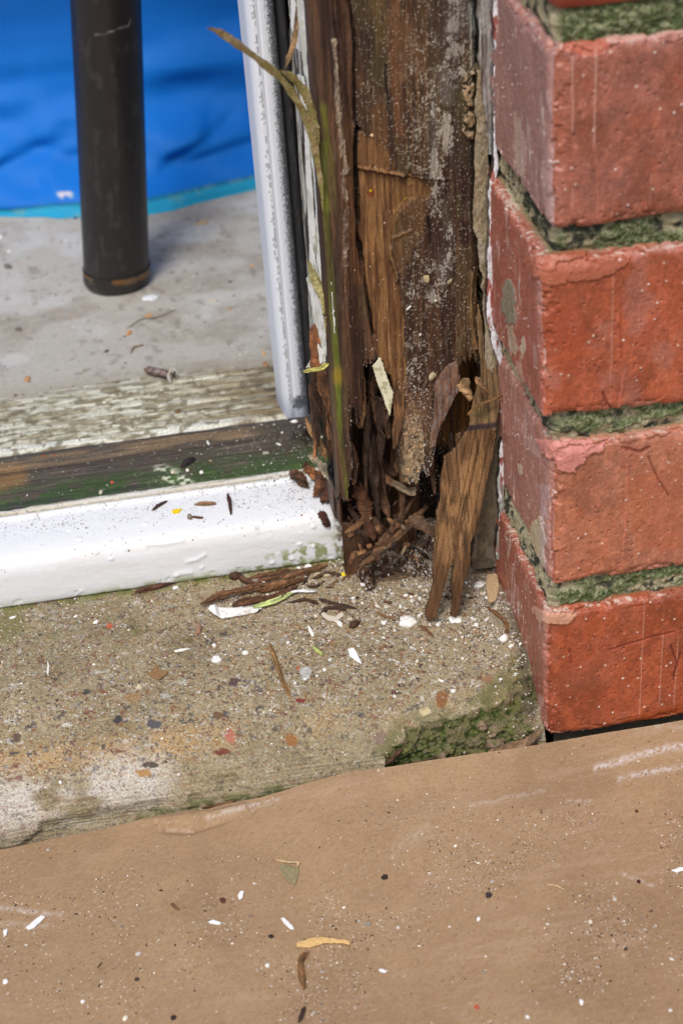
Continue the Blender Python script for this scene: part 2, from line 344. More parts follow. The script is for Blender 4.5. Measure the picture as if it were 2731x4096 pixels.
f1 = np.clip(f1+.35*(fbm(Xg*.9, Sg*.9, 0, 30, 3)-.5), 0, 2); disp += er*(-.8-3.6*dep+3.2*np.sqrt(np.clip(1-f1*1.25, 0, 1))*(rid > .3)*(.5+rid*.7)+1.3*np.sqrt(np.clip(1-g1*1.3, 0, 1))+1.2*(fbm(Xg*1.1, Sg*1.1, 0, 29, 3)-.5))
front = ss(30, 16, P[..., 2]); disp += (1-er)*front*0.5*(fbm(Xg*.07, P[..., 2]*1.5+Xg*.02, 0, 37, 4)-.5)*2*ss(18, 6, P[..., 2])
tb = dline(DX, DY+20*(fbm(Xg*.06, Sg*.02, 0, 38, 3)-.5), [(0, 1935), (260, 1880), (400, 1850), (560, 1790)]); disp += -2.2*ss(34, 4, tb)*(DX < 620)*ss(.38, .6, fbm(Xg*.06, Sg*.1, 0, 39, 3))
top = ss(18, 25, P[..., 2])
pit1, _, pr = cell(Xg*.45, Sg*.45, 40); disp += -0.7*ss(.22, .05, pit1)*(pr > .72)
P = P+N*disp[..., None]
c = full(Xg.shape, (156, 142, 110)); c = mix(c, (134, 122, 92), ss(.42, .68, fbm(Xg*.03, Sg*.04, 0, 41, 4))*.8); c = mix(c, (172, 158, 128), ss(.5, .75, fbm(Xg*.09+3, Sg*.09, 0, 42, 3))*.6)
gp_ = ss(500, 0, DX)*ss(1640, 1400, DY); c = mix(c, (134, 126, 100), gp_*.55)
gr = ss(700, 1250, DX)*ss(1640, 1350, DY); c = mix(c, (156, 148, 130), gr*.4)
och = ss(60, 10, np.abs(DY-(1760-0.13*DX)))*ss(.35, .7, fbm(Xg*.07, Sg*.05, 0, 43, 3)); c = mix(c, (180, 148, 102), och*.75)
pale = ss(120, 10, dline(DX, DY, [(0, 1855), (200, 1815), (330, 1790)]))*ss(.25, .6, fbm(Xg*.07, Sg*.12, 0, 44, 3)); c = mix(c, (206, 200, 190), pale*.95)  # whitish left lip, with light catching the rounded front painted in
low = front*(DX > 450); c = mix(c, (158, 148, 120), low*.4)
pal = np.array([(70, 66, 66), (105, 62, 52), (188, 184, 178), (140, 98, 62), (88, 84, 90), (160, 140, 110), (206, 204, 198), (118, 72, 66), (62, 58, 60), (175, 150, 118), (150, 146, 140), (128, 90, 60)])
for fr, th, pr0, sd_ in ((.17, .30, .5, 51), (.3, .33, .4, 52), (.55, .33, .38, 53), (.95, .35, .45, 54)):
    a1, a2, ar = cell(Xg*fr+1.5*fbm(Xg*.5, Sg*.5, 0, sd_, 2), Sg*fr*1.25+1.2*fbm(Xg*.5, Sg*.5, 0, sd_+3, 2), sd_)
    mk = ss(th, th-.08, a1*(0.8+.6*vn(Xg*fr*3, Sg*fr*3, 0, sd_+1)))*(ar > pr0); cc = pal[(ar*997).astype(int) % len(pal)]
    mk = mk*(1-.55*ss(16, 6, P[..., 2])); c = c*(1-mk[..., None]*.7)+cc*mk[..., None]*.7
b1, b2, br = cell(Xg*1.7, Sg*1.7, 55); mk = ss(.36, .2, b1)*(br > .5); c = mix(c, (78, 72, 64), mk*(br > .76)*.75); c = mix(c, (205, 202, 196), mk*(br < .62)*.5)
spots = [((252, 1437), 9, 6, (196, 92, 66)), ((306, 1603), 21, 13, (152, 126, 92)), ((318, 1577), 8, 7, (212, 196, 160)), ((354, 1663), 17, 10, (82, 82, 88)), ((272, 1652), 9, 10, (62, 60, 64)), ((540, 1567), 13, 12, (88, 70, 72)), ((528, 1690), 11, 17, (178, 112, 92)), ((510, 1727), 17, 7, (112, 62, 54)), ((692, 1609), 11, 5, (122, 52, 52)), ((670, 1700), 12, 13, (150, 102, 58)), ((160, 1950), 1, 1, (90, 90, 90)), ((40, 1694), 11, 9, (95, 80, 68)), ((500, 1643), 10, 8, (105, 80, 62)), ((1012, 1607), 12, 20, (134, 92, 58)), ((600, 1430), 1, 1, (0, 0, 0)), ((515, 1640), 7, 7, (92, 86, 84)), ((200, 1592), 9, 7, (72, 72, 66)), ((380, 1596), 14, 7, (170, 170, 160)), ((975, 1635), 14, 9, (205, 190, 150)), ((905, 1590), 10, 5, (96, 62, 60)), ((875, 1695), 18, 15, (138, 116, 104)), ((700, 1545), 14, 16, (180, 182, 178)), ((1120, 1560), 12, 9, (150, 112, 88)), ((430, 1470), 12, 6, (108, 94, 62)), ((545, 1880), 10, 6, (150, 104, 60)), ((345, 1755), 20, 8, (82, 74, 64)), ((330, 1775), 18, 9, (168, 128, 80))]
wx = DX+5*(fbm(Xg*.6, Sg*.6, 0, 56, 2)-.5)*2; wy = DY+5*(fbm(Xg*.6+5, Sg*.6, 0, 57, 2)-.5)*2
for (sx, sy), a, b, cc in spots: c = mix(c, cc, ss(1.15, .85, np.hypot((wx-sx)/a, (wy-sy)/b))*.9)
alg = ss(26, 0, dline(DX, DY, [(0, 1392), (330, 1345), (560, 1312), (790, 1275)]))*ss(.3, .6, fbm(Xg*.2, Sg*.2, 0, 58, 3)); c = mix(c, (98, 108, 42), alg*.75)
alg = ss(110, 20, dline(DX, DY, [(0, 1420), (300, 1400)]))*ss(.5, .8, fbm(Xg*.12, Sg*.12, 0, 59, 3)); c = mix(c, (112, 112, 66), alg*.6)
lump = np.maximum(np.sqrt(np.clip(1-f1*1.25, 0, 1))*(rid > .3), .8*np.sqrt(np.clip(1-g1*1.3, 0, 1)))
c = c*(1-er[..., None])+mix(mix(full(Xg.shape, (112, 104, 78)), (138, 118, 98), (rid > .75)*1.), (104, 104, 62), ss(.4, .7, fbm(Xg*.4, Sg*.4, 0, 60, 3)))*er[..., None]
mo = er*ss(.66, .3, lump+.9*(fbm(Xg*.15, Sg*.15, 0, 61, 3)-.5)); c = mix(c, (58, 74, 30), mo*.85); nr = ss(46, 6, dline(DX, DY, [(885, 1720), (930, 1680), (985, 1660), (1040, 1655), (1090, 1628), (1150, 1605), (1200, 1570)]))*(1-er); c = mix(c, (108, 108, 70), nr*ss(.42, .6, fbm(Xg*.3, Sg*.3, 0, 3200, 4))*.7); c = mix(c, (126, 116, 86), er*ss(30, 4, dline(DX, DY, [(885, 1720), (930, 1680), (985, 1660), (1040, 1655), (1090, 1628), (1150, 1605), (1200, 1570)]))*ss(.4, .6, fbm(Xg*.3, Sg*.3, 0, 3201, 4))*.7)
c = mix(c, (44, 56, 24), er*ss(.3, .05, lump)*.8)
al2 = ss(22, 2, dline(DX, DY, [(330, 1880), (440, 1855), (560, 1835), (640, 1815)]))*ss(.4, .6, fbm(Xg*.15, Sg*.2, 0, 62, 3)); c = mix(c, (68, 78, 38), al2*.6)
al3 = ss(40, 10, dline(DX, DY, [(1120, 1600), (1190, 1540), (1215, 1440)]))*ss(.35, .6, fbm(Xg*.2, Sg*.2, 0, 63, 3)); c = mix(c, (92, 92, 52), al3*.55)
c = mix(c, (86, 76, 62), ss(20, 3, dline(DX, DY, [(1165, 1340), (1200, 1500), (1222, 1640)]))*.6)
step = sheet("concrete_step", P, c, M['concrete'], back=None); reg('step', P); tag(step, kind="structure")

# ------------------------------------------------------------------ the sill: white nosing, weathered strip, grooved strip
sill = empty("door_sill", (-140, 105, 30), "old timber door sill with a white painted rounded nosing and mouldy dark board behind", "door sill")
xs = steps((-900, -300, 12), (-300, -234, 2), (-234, -62.2, 0.38))
prof, sl_ = path([(146, 54), (141, 57.2), (138, 57.4), (137.2, 56.2), (136, 57), (134.4, 56.8), (133.8, 55.5), (128, 55.3), (112, 53.6), (107.5, 51.5), (105.3, 47.5), (104.6, 42), (104, 33), (105, 29.6), (112, 29)], 0.36, 2)
P, N = sweep_x(xs, prof); Xg, Sg = P[..., 0], np.broadcast_to(sl_, P.shape[:2]); DX, DY = proj(P)
d = 0.25*(fbm(Xg*.03, Sg*.06, 0, 71, 3)-.5)*2+.07*(fbm(Xg*.2, Sg*1.2, 0, 72, 3)-.5)
k1, k2, kr = cell(Xg*.16, Sg*.2, 73); d += .04*(fbm(Xg*.35, Sg*.9, 0, 69, 4)-.5)*2; blob = ss(.3, .05, k1)*(kr > .86)*ss(60, 180, DX+Sg*0); d += .5*blob*ss(.4, .6, fbm(Xg*.1, Sg*.1, 0, 74, 2))*(Sg > 26)
k1, k2, kr = cell(Xg*.5, Sg*.5, 75); d += .3*ss(.35, .1, k1)*(kr > .88)*ss(500, 720, DX)*(Sg > 28)
for q in ([(338, 1250), (372, 1250), (420, 1242)], [(430, 1290), (450, 1286), (470, 1275)], [(405, 1318), (440, 1315)]): d += .45*np.exp(-(dline(DX, DY, q)/5)**2)
d += -.3*ss(.66, .74, fbm(Xg*.3, Sg*.3, 0, 76, 3))*(P[..., 2] < 34)
lip = ss(9, 5, Sg)*ss(.5, .62, fbm(Xg*.06, Sg*.5, 0, 77, 3)); d -= lip*.9
P = P+N*d[..., None]
c = full(Xg.shape, (226, 229, 232)); c = mix(c, (214, 208, 190), ss(13, 9, Sg)*.8); c = mix(c, (226, 230, 232), ss(.5, .75, fbm(Xg*.05, Sg*.1, 0, 78, 3))*.5)
c = mix(c, (120, 110, 80), ss(1.2, .4, np.abs(Sg-6.3+.7*fbm(Xg*.4, Xg*0, 0, 79, 3)))*.6*ss(.4, .6, fbm(Xg*.2, Xg*0, 0, 80, 3))); c = mix(c, (130, 122, 96), ss(1.2, .4, np.abs(Sg-9.8))*.6)
c = mix(c, (216, 206, 188), ss(.6, .72, fbm(Xg*.35, Sg*.6, 0, 81, 3))*(Sg < 12)*.7)
s1, s2, sr = cell(Xg*.75, Sg*.75, 82); spk = ss(.3, .15, s1*(.7+.7*vn(Xg*3, Sg*3, 0, 83)))*(sr > .6)*ss(34, 26, Sg+6*fbm(Xg*.1, Xg*0, 0, 84, 3))*ss(.5, .68, fbm(Xg*.16, Sg*.2, 0, 85, 3)+.14*ss(400, 760, DX)); c = mix(c, (70, 56, 44), spk*.9)
s1, s2, sr = cell(Xg*1.5, Sg*1.5, 86); spk = ss(.3, .15, s1)*(sr > .86)*ss(32, 24, Sg+4*fbm(Xg*.1, Xg*0, 0, 87, 3)); c = mix(c, (110, 98, 84), spk*.8)
gl = ss(5.5, 0, P[..., 2]-29.5)*ss(.35, .6, fbm(Xg*.25, Sg*.3, 0, 88, 3)); c = mix(c, (112, 128, 62), gl*ss(150, 350, DX)*.85)
g2_ = ss(40, 5, dline(DX, DY, [(600, 1310), (700, 1275), (790, 1250)]))*ss(.5, .66, fbm(Xg*.35, Sg*.35, 0, 89, 3)); c = mix(c, (120, 132, 78), g2_*.8); c = mix(c, (206, 204, 188), ss(.52, .64, fbm(Xg*.05, Sg*.3, 0, 68, 3))*ss(34, 44, Sg)*.18)
c = mix(c, (96, 84, 62), ss(5, 1, -62.2-Xg)*ss(.45, .6, fbm(Xg*.7, Sg*.5, 0, 90, 3))*.8)
cols = [P[-1:]]; ctr = np.array([-61.9, 124, 43.0]); cc_ = [c[-1:]]
for s in (.93, .6, .3, .02):
    q = ctr+(P[-1]-ctr)*s; q[:, 0] = -61.9+.3*(s < .7); cols.append(q[None]); cc_.append(full((1, len(prof)), (202, 196, 178))*(0.75+.4*fbm(np.arange(len(prof))*.3, s*7, 0, 91, 2))[None, :, None])
P2 = np.concatenate([P]+cols[1:], 0); c2 = np.concatenate([c]+cc_[1:], 0)
sheet("nosing", P2, c2, M['paint'], sill); reg('nosing', P)

xs = steps((-900, -300, 12), (-300, -234, 2), (-234, -56, 0.4))
prof, sl_ = path([(139.5, 50), (141.5, 56.0), (150, 57.3), (160, 58.0), (168, 58.8), (174, 60.8), (178, 61.4), (181, 60.6), (183.5, 57)], 0.4, 2)
P, N = sweep_x(xs, prof); Xg, Sg = P[..., 0], np.broadcast_to(sl_, P.shape[:2]); DX, DY = proj(P)
gr1 = fbm(Xg*.04, Sg*2.2, 0, 101, 4); d = .45*(gr1-.5)*2+.5*(fbm(Xg*.08, Sg*.15, 0, 102, 3)-.5)
hole = ss(26, 14, np.hypot((DX-690)*1.0, (DY-1008)*1.3)); d -= 7*hole; crk = np.exp(-(dline(DX, DY, [(610, 1012), (640, 1002), (668, 1000)])/3)**2); d -= 1.5*crk
P = P+N*d[..., None]
c = full(Xg.shape, (84, 76, 66)); c = mix(c, (62, 54, 46), ss(.4, .65, gr1)); c = mix(c, (112, 100, 86), ss(.5, .8, fbm(Xg*.05, Sg*.6, 0, 103, 3))*.6)
band = ss(6.5, 2, np.abs(Sg-37-1.5*fbm(Xg*.03, Xg*0, 0, 104, 2)))*ss(.3, .55, fbm(Xg*.05, Sg*.5, 0, 105, 3)); c = mix(c, (146, 120, 86), band*ss(640, 560, DX)*.55); c = mix(c, (158, 116, 62), ss(40, 8, dline(DX, DY, [(0, 1105), (40, 1095)]))*.6)
c = mix(c, (48, 40, 32), ss(2, .5, np.abs(Sg-32-1.5*fbm(Xg*.03, Xg*0, 0, 104, 2)))*.5)
gm = ss(30, 8, Sg+16*(fbm(Xg*.12, Sg*.2, 0, 106, 4)-.5))*ss(.28, .5, fbm(Xg*.16, Sg*.25, 0, 107, 4)+.1*ss(200, 400, DX)); c = mix(c, (52, 78, 34), gm*.85)
c = mix(c, (26, 38, 38), ss(13, 2, Sg+5*(fbm(Xg*.1, Sg*.3, 0, 108, 3)-.5))*ss(460, 340, DX)*.85); c = mix(c, (70, 98, 38), ss(.55, .75, fbm(Xg*.12, Sg*.3, 0, 109, 3))*gm*.7)
c = mix(c, (214, 218, 196), ss(30, 8, dline(DX, DY, [(370, 1085), (425, 1108)]))*ss(.42, .6, fbm(Xg*.4, Sg*.6, 0, 110, 3))*.9)
c = mix(c, (218, 214, 196), ss(14, 4, dline(DX, DY, [(545, 1105), (640, 1105), (690, 1092)]))*ss(.5, .62, fbm(Xg*.25, Sg*.8, 0, 111, 3))*.9); c = mix(c, (34, 30, 26), hole*.9); c = mix(c, (66, 60, 52), ss(560, 640, DX)*(Sg > 22)*.6)
sheet("weathered_strip", P, c, M['wood'], sill); reg('wstrip', P)

xs = steps((-900, -300, 12), (-300, -240, 2), (-240, -58, 0.5))
pp = [(181, 57), (184, 60)]; 
for i in range(9): y = 187+i*6; pp += [(y-1.2, 60.6-.22*i), (y+2.6, 60.4-.22*i), (y+3.2, 59.7-.22*i), (y+4.2, 59.7-.22*i)]
pp += [(242, 58.3), (246, 57.4)]
prof, sl_ = path(pp, 0.45, 1); P, N = sweep_x(xs, prof); Xg, Sg = P[..., 0], np.broadcast_to(sl_, P.shape[:2]); DX, DY = proj(P)
gr1 = fbm(Xg*.03, Sg*1.3, 0, 121, 4); P = P+N*(.5*(gr1-.5)*2)[..., None]
c = full(Xg.shape, (204, 204, 188)); c = mix(c, (146, 138, 110), ss(.44, .62, fbm(Xg*.12, Sg*.5, 0, 122, 4))*.85); c = mix(c, (176, 174, 156), ss(.4, .7, fbm(Xg*.4, Sg*.6, 0, 120, 3))*.5); c = mix(c, (112, 104, 76), ss(.52, .7, fbm(Xg*.22, Sg*.6, 0, 123, 3))*.75)
c = mix(c, (120, 104, 72), ss(300, 640, DX)*ss(.3, .7, fbm(Xg*.04, Sg*.25, 0, 124, 3))*.85); c = mix(c, (84, 72, 52), ss(520, 640, DX)*ss(.45, .7, fbm(Xg*.08, Sg*.2, 0, 125, 3))*.8); c = mix(c, (222, 224, 214), ss(13, 9, Sg)*ss(.4, .5, fbm(Xg*.04, Sg*.3, 0, 126, 3))*ss(620, 500, DX)*.9)
c = mix(c, (222, 216, 190), ss(.66, .72, fbm(Xg*.02, Sg*2.2, 0, 127, 2))*.5); c = mix(c, (96, 86, 62), ss(.58, .68, fbm(Xg*.3, Sg*.3, 0, 119, 4))*.6)
sheet("grooved_strip", P, c, M['wood'], sill); reg('grooved', P)

# ------------------------------------------------------------------ bricks and bed joints
wall = empty("brick_wall", (60, 40, -5), "red brick wall end with mossy recessed mortar joints beside the rotten door frame", "brick wall")
def brick(k, z0, x1, x0=0.0, fine=True, seed=0, ytop=102, rx=0.0):
    r_ = 0.36 if fine else 4.0; z1 = z0+65; ins = 16
    lo = np.array([x0, 0, z0]); hi = np.array([x1, ytop, z1])
    sL = steps((0, ytop, r_ if fine else 4)); xe = min(x1-x0, 64); sF = steps((x0, x0+xe, r_ if fine else 4), (x0+xe, x1, 6)) if x1-x0 > 64 else steps((x0, x1, r_ if fine else 4))
    q = [(x0, y) for y in sL[::-1]]+[(x, 0) for x in sF[1:]]; q = np.array(q, float)
    tv = np.concatenate([-np.arange(0, ins, .4)[::-1]-1e-3 if fine else -np.arange(0, ins, 4.)[::-1]-1e-3, np.arange(0, 65.01, .36 if fine else 5.), 65+np.arange(.36, ins, .4) if fine else 65+np.arange(3, ins, 4.)])
    S, T = np.meshgrid(np.arange(len(q)), tv, indexing='ij'); inset = np.maximum(0, np.maximum(-T, T-65)); zc = np.clip(T, 0, 65)+z0
    X = np.maximum(q[S, 0], x0+inset); Yv = np.maximum(q[S, 1], inset); Q = np.stack([X, Yv, zc], -1)
    rad = (4.4+1.8*(fbm(Q[..., 0]*.06+seed, Q[..., 1]*.06, Q[..., 2]*.06, 200+seed, 2)-.5)*2)[..., None]
    cc = np.clip(Q, lo+rad, hi-rad); cc[..., 0] = np.where(q[S, 0] > x1-8, Q[..., 0], cc[..., 0]); cc[..., 1] = np.where(q[S, 1] > ytop-8, Q[..., 1], cc[..., 1])
    dv = Q-cc; L = np.linalg.norm(dv, axis=-1, keepdims=True); dv = dv/np.maximum(L, 1e-6); P = cc+rad*dv
    a, b, e = P[..., 0], P[..., 1], P[..., 2]
    edge = ss(6, 0, np.abs(T-65))+ss(6, 0, np.abs(T)); corner = ss(8, 0, np.hypot(q[S, 0]-x0, q[S, 1]))
    if not fine:
        P = P+dv*(1.0*(fbm(a*.03, b*.03, e*.03, 210+seed, 3)-.5)*2)[..., None]
        return sheet("brick", P, mix(full(a.shape, (164, 78, 58)), (140, 62, 46), ss(.4, .6, fbm(a*.04, b*.04, e*.04, seed, 3))), M['brick'], wall, back=(0, 0, 0) if False else None)
    d = 1.5*(fbm(a*.025+seed, b*.025, e*.025, 211, 3)-.5)*2+.35*(fbm(a*.25, b*.25, e*.12, 212+seed, 4)-.5)*2+.16*(fbm(a*1.1, b*1.1, e*.6, 213+seed, 3)-.5)*2
    d -= 1.5*edge*ss(.5, .56, fbm(a*.2, b*.2, e*.35, 214+seed, 4)); d += .12*(fbm(a*1.6, b*1.6, e*1.6, 216+seed, 2)-.5)*2; pt1, _, ptr = cell((a+b)*.35, e*.35, 217+seed); d -= .5*ss(.22, .08, pt1)*(ptr > .84); d -= 1.1*corner*ss(.5, .58, fbm(a*.25, b*.25, e*.2, 215+seed, 4))
    F = ss(.3, .75, -dv[..., 1]*0+(q[S, 1] < 1e-6)*1.0); side = 1-F
    DX, DY = proj(P)
    base = [(160, 80, 50), (178, 112, 84), (168, 88, 60), (160, 96, 76)][k]
    c = full(a.shape, base); c = mix(c, np.array(base)*.86, ss(.4, .65, fbm(a*.06, b*.06, e*.05, 221+seed, 4))*.9); c = mix(c, np.array(base)*1.12+6, ss(.5, .72, fbm(a*.22, b*.22, e*.16, 222+seed, 3))*.6)
    c = mix(c, (170, 82, 54), ss(.58, .72, fbm(a*.3, b*.3, e*.2, 223+seed, 3))*.25); c = mix(c, np.array(base)*.7, ss(.6, .75, fbm(a*.5, b*.5, e*.35, 224+seed, 3))*.35)
    # reveal face: greyish pink sky sheen painted in; scraped, with limewash streaks
    c = mix(c, [(160, 102, 90), (178, 132, 124), (166, 102, 92), (172, 138, 138)][k], side*.75)
    st = ss(.56, .68, fbm((a+b)*.55, e*.07, 0, 225+seed, 4))*ss(.42, .6, fbm((a+b)*.08, e*.05, 0, 226+seed, 2)); c = mix(c, (206, 176, 170), st*side*.65)
    st = ss(.62, .7, fbm((a+b)*.9, e*.14, 0, 227+seed, 3))*ss(.5, .62, fbm((a+b)*.1, e*.08, 0, 228+seed, 2)); c = mix(c, (226, 214, 200), st*side*.8)
    c = mix(c, (198, 140, 124), ss(.5, .8, edge)*ss(.48, .6, fbm((a+b)*.2, e*.4, 0, 229+seed, 3))*.65); c = mix(c, (206, 198, 186), ss(.6, 1, edge)*(T > 40)*ss(.55, .63, fbm((a+b)*.4, e*.5, 0, 230+seed, 3))*.75)
    c = mix(c, (190, 120, 100), corner*ss(.45, .6, fbm(a*.3, b*.3, e*.15, 231+seed, 3))*.5)
    c = mix(c, np.array(base)*.72, ss(.2, .08, pt1)*(ptr > .84)*.7); c = mix(c, np.array(base)*1.15+12, ss(.6, .72, fbm(a*1.1, b*1.1, e*.9, 218+seed, 3))*.35); c = mix(c, np.array(base)*.78, ss(.6, .72, fbm(a*1.3+5, b*1.3, e*1.1, 219+seed, 3))*.4)
    hz = side*ss(16, 2, q[S, 1])*ss(.3, .6, fbm(a*.1, b*.1, e*.05, 220+seed, 3)); c = mix(c, (186, 158, 158), hz*[.25, .5, .45, .6][k])
    c = mix(c, (176, 136, 136), F*ss(.5, .68, fbm(a*.09+seed, b*.09, e*.07, 2201, 4))*[.1, .12, .3, .15][k])  # lilac patches on the front face: glossy sheen painted into the colour
    # paint specks
    w1, w2, wr = cell((a+b)*.22, e*.22, 232+seed); mk = ss(.11, .06, w1*(.8+.5*vn(a*4, e*4, 0, 9)))*(wr > .84); c = mix(c, (236, 226, 216), mk*.95); d += mk*.35
    w1, w2, wr = cell((a+b)*.6, e*.6, 233+seed); mk = ss(.13, .06, w1)*(wr > .93); c = mix(c, (224, 200, 188), mk*.8)
    # drip lines
    vl, vr = np.floor((a+b)*.16), 0; lx = _h(vl, vl*0+seed, vl*0, 7); fx = (a+b)*.16-vl; mk = ss(.05, .015, np.abs(fx-lx*.8-.1-.05*(fbm(e*.08, vl, 0, 5, 2)-.5)))*(_h(vl, vl*0+9, vl*0, 8+seed) > .8)*ss(.35, .55, fbm(e*.05, vl*3, 0, 234, 3))*F; c = mix(c, (206, 160, 146), mk*.6); d += mk*.12
    J = lambda s: 9*(fbm((a+b)*.35, e*.35, 0, s, 3)-.5)*2
    jx, jy = DX+J(241+seed), DY+J(242+seed)
    for poly, cl, dd_, fe in CH.get(k, []):
        mk = inpoly(jx, jy, poly).astype(float)*fe; c = mix(c, cl, mk); d += dd_*mk
    for pts, w, cl, al, dd_ in LN.get(k, []):
        mk = ss(w*1.5, w*.5, dline(jx*.15+DX*.85, jy*.15+DY*.85, pts)); c = mix(c, cl, mk*al); d += dd_*mk
    sh = SHN.get(k)
    P = P+dv*d[..., None]
    c = mix(c, (150, 150, 118), ss(1, 7, inset)*.9); c = mix(c, (80, 96, 50), ss(2, 8, inset)*ss(.4, .6, fbm(a*.3, b*.3, 0, 245, 3))*.8)
    o = sheet("brick", P, c, M['brick'], wall); reg('brick%d' % k, P); return o
# k: 0 = lowest ... 3 = highest fully visible.  chips (outline in photo pixels, colour, relief), lines
CH = {3: [([(1290, 76), (1330, 70), (1400, 100), (1380, 128), (1330, 128), (1290, 110)], (184, 88, 62), -.8, .6), ([(1190, 590), (1200, 480), (1240, 320)], (0, 0, 0), 0, 0), ([(1180, 250), (1215, 330), (1200, 430), (1180, 380)], (214, 196, 180), .2, .5), ([(1395, 82), (1460, 76), (1568, 60), (1568, 74), (1450, 98), (1390, 100)], (206, 160, 150), .3, .8)],
      2: [([(1205, 592), (1260, 585), (1380, 590), (1450, 598), (1400, 628), (1340, 640), (1260, 650), (1225, 630)], (178, 104, 80), .9, .8), ([(1162, 645), (1175, 640), (1186, 690), (1184, 740), (1168, 745), (1153, 715)], (146, 144, 124), .35, .95), ([(1160, 745), (1178, 750), (1190, 800), (1180, 822), (1165, 780)], (186, 170, 148), .25, .8), ([(1195, 780), (1205, 770), (1208, 800), (1196, 830)], (206, 190, 166), .25, .9), ([(1160, 420), (1180, 440), (1192, 480), (1170, 465)], (205, 192, 176), .2, .8), ([(1165, 860), (1190, 830), (1210, 900), (1195, 900)], (200, 180, 160), .2, .45), ([(1245, 700), (1330, 690), (1345, 780), (1330, 860), (1250, 850)], (166, 74, 46), 0, .4)],
      1: [([(1232, 1012), (1300, 1005), (1395, 1020), (1350, 1050), (1320, 1084), (1290, 1078), (1262, 1050)], (204, 134, 124), 1.1, .95), ([(1215, 1215), (1235, 1180), (1250, 1210), (1250, 1290), (1238, 1320), (1218, 1260)], (196, 182, 150), .5, .95), ([(1186, 1062), (1195, 1068), (1198, 1092), (1188, 1086)], (206, 188, 160), .3, .95), ([(1205, 1000), (1240, 1012), (1235, 1055), (1215, 1035)], (196, 166, 160), .2, .6), ([(1240, 1100), (1256, 1120), (1250, 1330), (1240, 1330)], (206, 186, 196), 0, .45), ([(1440, 1100), (1568, 1060), (1568, 1260), (1460, 1270)], (176, 98, 66), 0, .4)],
      0: [([(1222, 1392), (1250, 1398), (1330, 1410), (1300, 1432), (1255, 1440), (1228, 1420)], (216, 172, 148), .5, .75), ([(1195, 1480), (1205, 1500), (1218, 1580), (1212, 1585), (1196, 1520)], (140, 142, 124), .2, .8), ([(1232, 1590), (1246, 1600), (1240, 1650), (1230, 1640)], (214, 176, 166), .1, .6), ([(1420, 1650), (1568, 1620), (1568, 1670), (1430, 1680)], (150, 66, 24), -.2, .6)]}
LN = {3: [([(1312, 130), (1313, 260), (1312, 300)], 2.2, (206, 164, 150), .6, .1), ([(1367, 115), (1364, 240), (1363, 330)], 2.4, (208, 168, 154), .6, .15), ([(1312, 430), (1312, 480)], 1.6, (206, 164, 150), .5, .1), ([(1368, 360), (1370, 500)], 2, (196, 120, 100), .5, .1), ([(1492, 400), (1490, 470)], 1.4, (200, 150, 138), .5, 0)],
      2: [([(1425, 680), (1424, 820)], 1.6, (140, 44, 26), .5, .1), ([(1340, 800), (1345, 900), (1338, 930)], 1.6, (190, 100, 80), .6, .15), ([(1430, 860), (1418, 940)], 1.8, (204, 120, 100), .6, .15), ([(1385, 905), (1392, 925), (1404, 940)], 3, (110, 44, 30), .7, -.6)],
      1: [([(1262, 1150), (1264, 1250), (1270, 1330)], 2.5, (150, 70, 52), .5, -.4), ([(1441, 1070), (1440, 1150), (1430, 1280)], 2.0, (204, 120, 96), .6, .3), ([(1488, 1050), (1510, 1100), (1535, 1140)], 1.6, (130, 60, 44), .8, -.5), ([(1430, 1030), (1470, 1040), (1490, 1030)], 4, (130, 58, 44), .6, -.6)],
      0: [([(1545, 1450), (1480, 1465), (1400, 1490)], 2.2, (120, 44, 24), .6, -.4), ([(1538, 1480), (1552, 1520), (1545, 1560), (1560, 1500)], 1.8, (90, 34, 22), .7, -.5), ([(1305, 1490), (1310, 1520)], 3, (120, 44, 26), .5, -.4)]}
SHN = {}
brick(0, 0.0, 215, seed=1); brick(1, 75.0, 102, x0=1.5, seed=2); brick(2, 150.0, 215, x0=-2.5, seed=3); brick(3, 225.0, 102, x0=0.5, seed=4)
for n in range(1, 5):                                   # courses above the picture
    brick(0, 300.0+75*(n-1), 215 if n % 2 else 102, fine=False, seed=20+n)
for zz, st_ in ((75, 112), (225, 112), (375, 112), (525, 112)): brick(0, float(zz), st_+215, x0=st_, fine=False, seed=int(zz))
for zz, st_ in ((0, 225), (150, 225), (300, 225), (450, 225)): brick(0, float(zz), st_+215, x0=st_, fine=False, seed=int(zz)+3)
